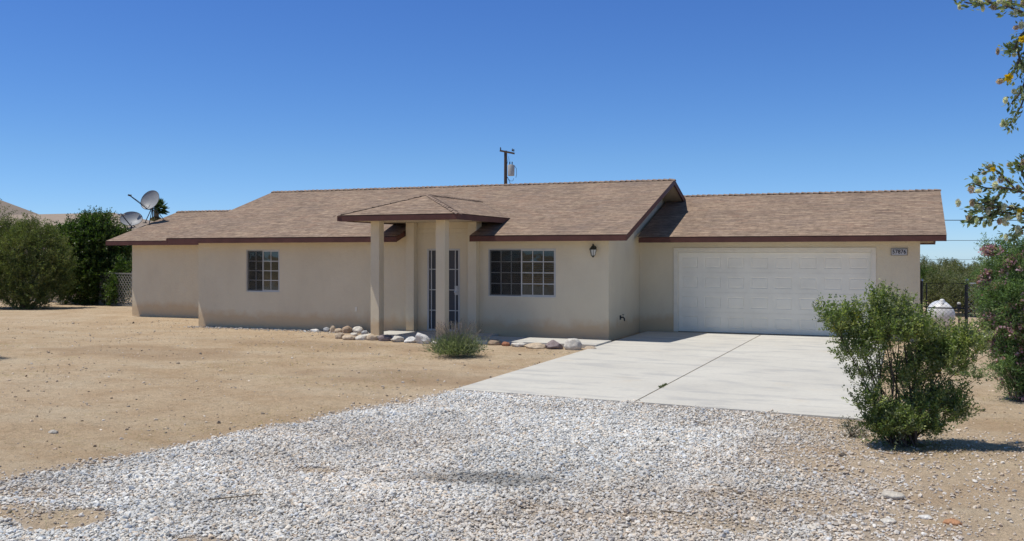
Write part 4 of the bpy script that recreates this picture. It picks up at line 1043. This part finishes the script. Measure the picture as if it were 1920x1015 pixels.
# --- desert scrub beyond the fences
SG = [(.16, .18, .085), (.19, .205, .10), (.13, .15, .07), (.22, .22, .13)]
def scrub_thing(x, y, h, w, label, cols, nt=260, per=16, ln=.09, group='desert shrubs beyond the yard', name='desert_shrub'):
    z = gza(x, y); o = tag(empty(name, (x, y, z)), label, 'shrub', group)
    LL = []
    for k in range(7): a = random.uniform(0, 6.28); rr = random.uniform(.1, .6)*w/2; LL.append(((rr*math.cos(a), rr*math.sin(a), random.uniform(.35, .78)*h), random.uniform(.16, .28)*(w+h)/1.6*.8, 1.))
    foliage(o, LL, h*.22, nt, per, ln, .4, cols, M['leaf'], up=.6, floor=.02)
    stems(o, (0, 0, -.1), [tuple(l[0]) for l in LL], .03, M['bark'], split=2, spread=.2)
    return o
info = [(1742, 47, 3.0, 2.0, 'darkest green bush close behind the garage corner'), (1768, 40, 3.4, 1.75, 'olive bush directly behind the propane tank'), (1800, 43, 3.6, 1.8, 'wide olive bush behind the right gate post'), (1832, 38, 3.2, 1.7, 'olive bush behind the chain link fence, left of the pink shrub'), (1860, 42, 3.4, 1.9, 'olive bush hidden behind the pink flowering shrub')]
for u, dz, w, h, lab in info:
    h *= .84
    p = at(u, 500, dz); scrub_thing(p[0], p[1], h, w, lab, DG if 'darkest' in lab else SG, 900, 26, .07)
for i, (u, dz, w, h) in enumerate([(1755, 66, 5, 2.6), (1785, 74, 6, 2.9), (1815, 62, 5, 2.5), (1845, 70, 6, 2.9), (1880, 64, 6, 2.8), (1730, 80, 6, 3.4)]):
    h *= .70; p = at(u, 500, dz); scrub_thing(p[0], p[1], h, w, ['rounded', 'spiky', 'low grey', 'tall pale', 'broad', 'dark distant'][i]+' desert bush on the right skyline behind the fence', SG, 600, 20, .11)
for i in range(16):
    x = random.uniform(-64, -40) if i < 8 else random.uniform(4, 40); y = random.uniform(34, 48) if i < 8 else random.uniform(30, 90)
    scrub_thing(x, y, random.uniform(1.2, 2.2), random.uniform(2, 3.4), 'scrubby desert bush on open sand beyond the yard fence', SG, 160, 12, .13)

# --- palm beyond the left roof
pp = at(293, 400, 85); zb = gza(pp[0], pp[1])
pl = tag(empty('fan_palm', (pp[0], pp[1], zb)), 'distant fan palm top with dead brown skirt behind the satellite dishes', 'palm tree')
hh = at(300, 394, 85)[2]-zb
m = MB(); m.tube([(0, 0, 0), (.1, 0, hh*.5), (0, 0, hh)], [.3, .24, .22], 10); m.build('trunk', M['bark'], pl, smooth=True)
def fans(n, ln, zlo, zhi, cols, name, z0):
    Ps, Ds = [], []
    for k in range(n):
        a = random.uniform(0, 6.28); e = random.uniform(zlo, zhi); d = np.array([math.cos(a)*math.cos(e), math.sin(a)*math.cos(e), math.sin(e)])
        c0 = np.array([0, 0, z0])+d*ln*.45; s = np.cross(d, [0, 0, 1.]); s /= np.linalg.norm(s)+1e-6
        for j in range(17):
            th = (j-8)/8*1.25; q = d*math.cos(th)+s*math.sin(th); Ps.append(c0); Ds.append(q+np.array([0, 0, -.12*abs(th)]))
        for j in range(4): Ps.append(np.array([0, 0, z0])+d*ln*.11*j); Ds.append(d)
    Ps = np.array(Ps); Ds = np.array(Ds); leaves_mesh(name, Ps, Ds/np.linalg.norm(Ds, axis=1)[:, None], ln*.62, .09, np.array(cols)[RNG.integers(0, len(cols), len(Ps))], M['leaf'], pl)
fans(34, 1.15, -.5, 1.3, [(.05, .09, .03), (.07, .11, .04)], 'crown', hh)
fans(30, .9, -1.45, -.9, [(.25, .18, .10), (.19, .13, .08)], 'dead_skirt', hh-.3)
# bare feathery shrub behind the dishes
for u, dz, h in ((310, 60, 4.3), (262, 62, 3.6)):
    p = at(u, 430, dz); z = gza(p[0], p[1]); o = tag(empty('pale_tree', (p[0], p[1], z)), 'pale feathery tree showing just above the left roof edge' if u > 300 else 'pale feathery treetop behind the lower satellite dish', 'tree')
    LL = [((random.gauss(0, .8), random.gauss(0, .6), h*random.uniform(.7, .95)), .55, 1.) for _ in range(7)]
    foliage(o, LL, .7, 150, 20, .07, .3, [(.22, .23, .13), (.17, .19, .1)], M['leaf'], up=.9, name='crown'); stems(o, (0, 0, 0), [tuple(l[0]) for l in LL], .05, M['bark'], name='trunk')

# --- creosote branches close by at the upper right
Zc = 2.05
cb = at(2080, 800, 2.2); cb[2] = gza(cb[0], cb[1])
cr = tag(empty('creosote_bush', tuple(cb)), 'close creosote branches with fuzzy seed heads reaching in at the upper right', 'shrub')
def cp(u, v, z=Zc): return Vector(at(u, v, z)-cb)
br = [[(1990, 60), (1940, 20), (1900, 8), (1862, 6), (1832, 8), (1808, 4)], [(1985, 90), (1950, 50), (1922, 60), (1908, 80), (1912, 110), (1925, 150), (1918, 190), (1905, 215), (1893, 236)], [(1960, 60), (1925, 30), (1905, 18), (1880, 10)],
      [(1912, 110), (1900, 135), (1888, 150)], [(1925, 150), (1912, 175), (1896, 195)], [(1908, 80), (1898, 96), (1890, 92)],
      [(1990, 420), (1950, 372), (1905, 358), (1880, 352), (1850, 353), (1822, 343)], [(1905, 358), (1885, 335), (1865, 318), (1848, 316)], [(1990, 430), (1955, 400), (1910, 392), (1880, 388), (1850, 392), (1818, 398)], [(1880, 388), (1856, 404), (1832, 410), (1820, 414)],
      [(1940, 380), (1925, 345), (1915, 318), (1908, 310)], [(1955, 400), (1925, 402), (1895, 401), (1872, 398), (1862, 410)], [(1990, 470), (1950, 440), (1925, 425), (1908, 436), (1902, 446)], [(1880, 352), (1868, 372), (1848, 380), (1830, 382)], [(1930, 330), (1918, 300), (1945, 305)]]
m = MB(); BP = []
for b_ in br:
    dz = random.uniform(-.05, .05); pts = [cp(u, v, Zc+dz*(i/len(b_))) for i, (u, v) in enumerate(b_)]
    sm = []
    for i in range(len(pts)-1):
        p0, p1, p2, p3 = pts[max(i-1, 0)], pts[i], pts[i+1], pts[min(i+2, len(pts)-1)]
        for k in range(5):
            t = k/5; sm.append(.5*((2*p1)+(p2-p0)*t+(2*p0-5*p1+4*p2-p3)*t*t+(3*p1-p0-3*p2+p3)*t**3))
    sm.append(pts[-1]); L_ = len(sm); m.tube(sm, [.0034-.0022*i/L_ for i in range(L_)], 6); BP.append(sm)
for st, en in ((cp(1990, 60), 0), (cp(1990, 430), 0), (cp(1985, 90), 0), (cp(1990, 420), 0), (cp(1990, 470), 0)):
    b_ = Vector((0, 0, 0)); md = b_.lerp(st, .5)+Vector((.25, .1, .1)); m.tube([b_, b_.lerp(md, .6)+Vector((.03, 0, 0)), md, md.lerp(st, .6), st], [.014, .012, .009, .006, .0034], 8)
m.build('branch', M['twig'], cr, smooth=True, fix=False)
Pl, Dl, Cl = [], [], []; sd = []; sc2 = []
for sm in BP:
    for i in range(3, len(sm)):
        p = sm[i]; 
        frac = i/len(sm)
        for k in range(random.choice((4, 5, 6, 8))):
            q = p+Vector([random.gauss(0, .007) for _ in range(3)]); d = Vector([random.gauss(0, 1) for _ in range(3)]).normalized()*.8+(sm[i]-sm[i-1]).normalized()
            Pl.append(q); Dl.append(d.normalized()); Cl.append(random.choice([(.17, .22, .10), (.24, .29, .13), (.09, .13, .06), (.32, .36, .20)]))
        if random.random() < .42 or i == len(sm)-1:
            sd.append(p+Vector([random.gauss(0, .012) for _ in range(3)]))
Pl = np.array([tuple(p) for p in Pl]); Dl = np.array([tuple(p) for p in Dl])
lnv = RNG.uniform(.009, .017, len(Pl)); leaves_mesh('leaves', Pl, Dl, lnv, lnv*.45, np.array(Cl), M['gloss_leaf'], cr, fold=.08)
# fuzzy seed heads: small core with dense white hairs
Ph, Dh, Ch = [], [], []
for p in sd:
    r_ = random.uniform(.0025, .0055); big = unit(170)*(random.uniform(.6, 1.2), 1, random.uniform(.7, 1.4)); tintc = random.choice([(.80, .77, .74), (.74, .60, .58), (.84, .82, .78), (.62, .50, .47), (.66, .69, .52)])
    for d in big: Ph.append(np.array(p)+d*r_*.4); Dh.append(d); Ch.append(np.array(tintc)*random.uniform(.7, 1.2))
Ph = np.array(Ph); leaves_mesh('seed_heads', Ph, np.array(Dh), .0062, .0024, np.clip(np.array(Ch), 0, 1), M['petal'], cr)
for (u, v, s) in ((1891, 146, .011), (1916, 74, .009), (1862, 318, .007), (1912, 396, .006)):
    c_ = cp(u, v, Zc-.03); P_, D_ = [], []
    for k in range(5):
        a = k*1.256; d = np.array([math.cos(a), -.35, math.sin(a)]); d /= np.linalg.norm(d)
        for j in range(5): P_.append(np.array(c_)); D_.append(d+RNG.normal(0, .18, 3))
    D_ = np.array(D_); D_ /= np.linalg.norm(D_, axis=1)[:, None]
    leaves_mesh('flower', np.array(P_), D_, s, s*.8, np.tile([(.75, .55, .03)], (len(P_), 1)), M['petal'], cr, fold=.15)

# ------------------------------------------------------------------ border stones
tan = (.56, .45, .33); pale = (.66, .62, .55); white = (.74, .72, .68); brown = (.42, .31, .22); purp = (.27, .22, .22); grey = (.42, .43, .44); red = (.42, .19, .11)
ST = [(590, 618.5, 16, 5, white, 'flat white stone, first at the left end of the back row'), (612, 620, 13, 9, grey, 'small round grey stone, second from the left end of the back row'), (624, 619, 12, 12, tan, 'small tan upright stone, third from the left in the back row'),
      (635, 621, 15, 8, tan, 'low tan stone, fourth in the back row of the porch stones'), (651, 622, 19, 13, brown, 'domed brown boulder, largest of the back row'), (671, 622, 21, 12, pale, 'pale rounded boulder in the back row just left of the porch column'),
      (684, 625, 12, 8, grey, 'small blue-grey stone tucked against the left porch column'), (664, 627, 13, 6, pale, 'small pale stone between the two rows left of the column'), (643, 633.5, 15, 11, tan, 'tan stone at the left end of the front row'),
      (661, 635, 27, 9, tan, 'long low tan stone, second in the front row'), (684.5, 635.5, 23, 9, pale, 'pale low stone, third in the front row'), (704, 636, 20, 11, tan, 'tan stone at the foot of the left porch column'),
      (728, 637, 25, 11, purp, 'dark purplish stone right of the left porch column'), (750, 639, 25, 11, pale, 'pale angular stone with a dark hollow, left of two white ones'), (776, 640.5, 25, 11, white, 'white stone between the pale angular one and the tall white one'),
      (799, 642, 26, 19, white, 'tallest white angular stone, left of the lavender shrub'), (822, 643, 14, 6, pale, 'small pale stone half hidden by the lavender shrub'),
      (910, 642.5, 26, 13, tan, 'blocky tan stone just right of the lavender shrub'), (933, 645, 24, 10, brown, 'brown stone, second to the right of the lavender shrub'), (953, 647, 15, 8, red, 'small rust-red stone along the walkway edge'),
      (978, 648, 30, 8, pale, 'long flat pale slab right of the rust-red stone'), (1012, 651, 42, 10, tan, 'long low tan slab left of the purple-grey rock'), (1045, 652.5, 34, 16, purp, 'peaked purple-grey rock beside the walkway'),
      (1079, 654, 31, 20, pale, 'big pale rounded boulder beside the driveway corner'), (1110, 656, 24, 9, tan, 'low tan stone at the right end of the row touching the driveway')]
from mathutils import noise as mn
for i, (u, v, wp, hp2, c_, lab) in enumerate(ST):
    p = onz(u, v, -.04); emb = 0.
    if p[0] < -12.5 and p[1] > 20.8:
        p = onz(u, v, 0.)
        if p[1] > 21.4: p = ony(u, v, 21.4)
    if p[1] < 20.6: p[1] -= .16
    Zd = p@FW; w_ = wp/F*Zd*1.12; h_ = hp2/F*Zd*1.12
    bm = bmesh.new(); bmesh.ops.create_icosphere(bm, subdivisions=4, radius=1.); sd_ = Vector((i*7.3, i*3.1, 1.7)); ang = 'angular' in lab or 'peaked' in lab or 'blocky' in lab or 'slab' in lab
    cuts = [(Vector([random.gauss(0, 1) for _ in range(3)]).normalized(), random.uniform(.55, .85)) for _ in range(9 if ang else 4)]
    for vv in bm.verts:
        q = vv.co.copy()
        for nn, dd_ in cuts:
            e = q.dot(nn)-dd_
            if e > 0: q -= nn*e*(.9 if ang else .6)
        q *= 1+.14*mn.noise(q*1.6+sd_)+.05*mn.noise(q*5+sd_)+.02*mn.noise(q*14+sd_)
        if 'tallest' in lab: q.z += .45*(-q.x) if q.z > 0 else 0
        if 'peaked' in lab and q.z > 0: q.z *= 1.25-.5*abs(q.x+.1)
        vv.co = Vector((q.x*w_/2*1.05, q.y*w_/2*random.choice((.75,)), q.z*h_*.62))
    zz = [vv.co.z for vv in bm.verts]; top_ = max(zz); sx = max(abs(vv.co.x) for vv in bm.verts)
    for vv in bm.verts: vv.co.z *= (h_+emb)*.62/top_; vv.co.z += (h_+emb)*.38; vv.co.x *= w_/2/sx
    me = bpy.data.meshes.new('border_stone'); bm.to_mesh(me); bm.free(); me.shade_smooth()
    a = me.attributes.new('tint', 'FLOAT_COLOR', 'POINT'); a.data.foreach_set('color', np.tile((*c_, 1), len(me.vertices)))
    o = link('border_stone', me, None, [M['rock']]); o.location = (p[0], p[1], gza(p[0], p[1])-.01); tag(o, lab, 'stone', 'stones edging the porch and walkway')
    o.rotation_euler = (0, 0, YAW*.5+random.uniform(-.15, .15))
# a few larger loose stones in the yard
for (u, v, s, c_, lab) in ((1786, 983, .13, (.5, .27, .15), 'orange stone lying on the soil at the bottom right'), (1672, 932, .2, (.6, .55, .47), 'flat pale rock at the right fringe of the gravel'), (1735, 972, .1, white, 'small white stone near the orange stone'), (1665, 980, .11, pale, 'pale stone left of the small white stone'), (100, 810, .12, (.5, .46, .4), 'lone flat grey stone on the sand at the left')):
    p = onz(u, v, -.05); bm = bmesh.new(); bmesh.ops.create_icosphere(bm, subdivisions=3, radius=1.)
    for vv in bm.verts: q = vv.co*(1+.3*mn.noise(vv.co*1.5+Vector((u, v, 0)))); vv.co = Vector((q.x*s*.5, q.y*s*.35, q.z*s*.22))
    me = bpy.data.meshes.new('loose_stone'); bm.to_mesh(me); bm.free(); me.shade_smooth()
    a = me.attributes.new('tint', 'FLOAT_COLOR', 'POINT'); a.data.foreach_set('color', np.tile((*c_, 1), len(me.vertices)))
    o = link('loose_stone', me, None, [M['rock']]); o.location = (p[0], p[1], gza(p[0], p[1])+s*.06); tag(o, lab, 'stone')

# dry grass and litter: thin blades
n = 5200; P = sample_area(n*6, 6, 22); g_ = vnoise(P[:, 0], P[:, 1], 1.3, 61)+.5*vnoise(P[:, 0], P[:, 1], .4, 62)
dn = gravel_density(P[:, 0], P[:, 1]); onslab = (P[:, 0] > -6.3) & (P[:, 0] < -.25) & (P[:, 1] > 12.35); hs = (P[:, 1] > 19.3)
k = (g_ > .22) & ~onslab & ~hs & ((dn < .3) | (P[:, 0] > -2.5)); P = P[k][:n]
D = unit(len(P)); D[:, 2] = np.abs(D[:, 2])*.45+.05; D /= np.linalg.norm(D, axis=1)[:, None]
gc = np.array([(.52, .43, .25), (.42, .34, .2), (.33, .3, .15), (.6, .52, .34)])[RNG.integers(0, 4, len(P))]
tag(leaves_mesh('dry_grass', np.column_stack([P, gz(P[:, 0], P[:, 1])]), D, RNG.uniform(.03, .09, len(P)), .004, gc, M['leaf'], None), 'thin dry straw-coloured grass blades strewn on the soil', 'dry grass', kind='stuff')
# weeds in the driveway joint
w_ = tag(empty('joint_weed', (-3.385, 14.3, 0)), 'tiny dark weeds growing in the driveway joint', 'weed')
P = np.column_stack([RNG.normal(0, .012, 160), RNG.uniform(-.2, .2, 160), np.zeros(160)]); D = unit(160); D[:, 2] = abs(D[:, 2])+.3; D /= np.linalg.norm(D, axis=1)[:, None]
leaves_mesh('leaves', P, D, RNG.uniform(.02, .05, 160), .008, np.tile([(.1, .12, .05)], (160, 1)), M['leaf'], w_)
# dead sticks on the gravel
for i, ((u0, v0), (u1, v1), lab) in enumerate((((395, 933), (500, 925), 'thin dark stick lying on the left gravel'), ((1300, 788), (1330, 795), 'short pale twig on the gravel near the slab'), ((1240, 955), (1290, 962), 'brown twig on the thinner right gravel'))):
    a = onz(u0, v0); b = onz(u1, v1); m = MB(); pts = []
    for t in np.linspace(0, 1, 6): p = a*(1-t)+b*t; pts.append((p[0]+random.gauss(0, .01), p[1]+random.gauss(0, .01), gza(p[0], p[1])+.035))
    tag(m.__class__.build((m.tube(pts, [.006, .006, .005, .005, .004, .002], 6), m)[1], 'stick', M['bark'], smooth=True), lab, 'stick')

# dropped leaves and dead twigs lying under the big shrub
n = 1500; a_ = RNG.random(n)*6.283; rr_ = np.abs(RNG.normal(0, .5, n)); P = np.column_stack([B0[0]+.15+rr_*np.cos(a_), B0[1]+rr_*np.sin(a_)*.8]); D = unit(n); D[:, 2] *= .15; D /= np.linalg.norm(D, axis=1)[:, None]
tag(leaves_mesh('leaf_litter', np.column_stack([P, gz(P[:, 0], P[:, 1])+.012]), D, RNG.uniform(.012, .035, n), .010, np.array([(.30, .22, .11), (.22, .15, .08), (.40, .33, .18)])[RNG.integers(0, 3, n)], M['leaf'], None), 'brown dropped leaves littering the soil under the big green shrub', 'leaf litter', kind='stuff')
# ------------------------------------------------------------------ light, sky, camera
SUN_TO = Vector((-.34, -.15, .93)).normalized()
sun = bpy.data.lights.new('sun', 'SUN'); sun.energy = 3.9; sun.angle = R(.53); sun.color = (1., .95, .87)
so = bpy.data.objects.new('sun', sun); COL.objects.link(so); so.rotation_euler = SUN_TO.to_track_quat('Z', 'Y').to_euler(); so.location = (0, 0, 30)
w = bpy.data.worlds.new('World'); scene.world = w; w.use_nodes = True; nt = w.node_tree; bg = nt.nodes['Background']
sky = nt.nodes.new('ShaderNodeTexSky'); sky.sky_type = 'NISHITA'; sky.sun_disc = False; sky.sun_elevation = math.asin(SUN_TO.z); sky.sun_rotation = math.atan2(SUN_TO.x, SUN_TO.y)
sky.altitude = 2200; sky.air_density = 1.; sky.dust_density = .0; sky.ozone_density = 6.
hs_ = nt.nodes.new('ShaderNodeHueSaturation'); hs_.inputs['Saturation'].default_value = 1.12; nt.links.new(sky.outputs[0], hs_.inputs['Color'])
wg = nt.nodes.new('ShaderNodeTexCoord'); ws = nt.nodes.new('ShaderNodeSeparateXYZ'); wr = nt.nodes.new('ShaderNodeValToRGB'); wm = nt.nodes.new('ShaderNodeMix'); wm.data_type = 'RGBA'; wm.blend_type = 'MULTIPLY'; wm.inputs[0].default_value = 1
e_ = wr.color_ramp.elements; e_[0].position = 0; e_[0].color = (.60, .76, 1.03, 1); e_[1].position = 1; e_[1].color = (1.2, .88, .62, 1)
for p_, c_ in ((.1, (.70, .80, .93)), (.27, (.68, .77, 1.0)), (.5, (.92, .82, .76))): q_ = e_.new(p_); q_.color = (*c_, 1)
nt.links.new(wg.outputs['Generated'], ws.inputs[0]); nt.links.new(ws.outputs['Z'], wr.inputs[0]); nt.links.new(hs_.outputs[0], wm.inputs[6]); nt.links.new(wr.outputs[0], wm.inputs[7]); nt.links.new(wm.outputs[2], bg.inputs[0]); bg.inputs[1].default_value = .121
cam = bpy.data.cameras.new('camera'); co = bpy.data.objects.new('camera', cam); COL.objects.link(co); scene.camera = co
co.location = (0, 0, EYE); co.rotation_euler = (R(90), 0, YAW); cam.sensor_width = 36; cam.lens = 36*F/1920; cam.shift_y = -29.5/1920; cam.clip_end = 9000; cam.clip_start = .05
scene.view_settings.view_transform = 'Standard'; scene.view_settings.look = 'None'; scene.view_settings.exposure = .1; scene.view_settings.gamma = 1
scene.render.engine = 'CYCLES'; scene.render.resolution_x = 1024; scene.render.resolution_y = 541
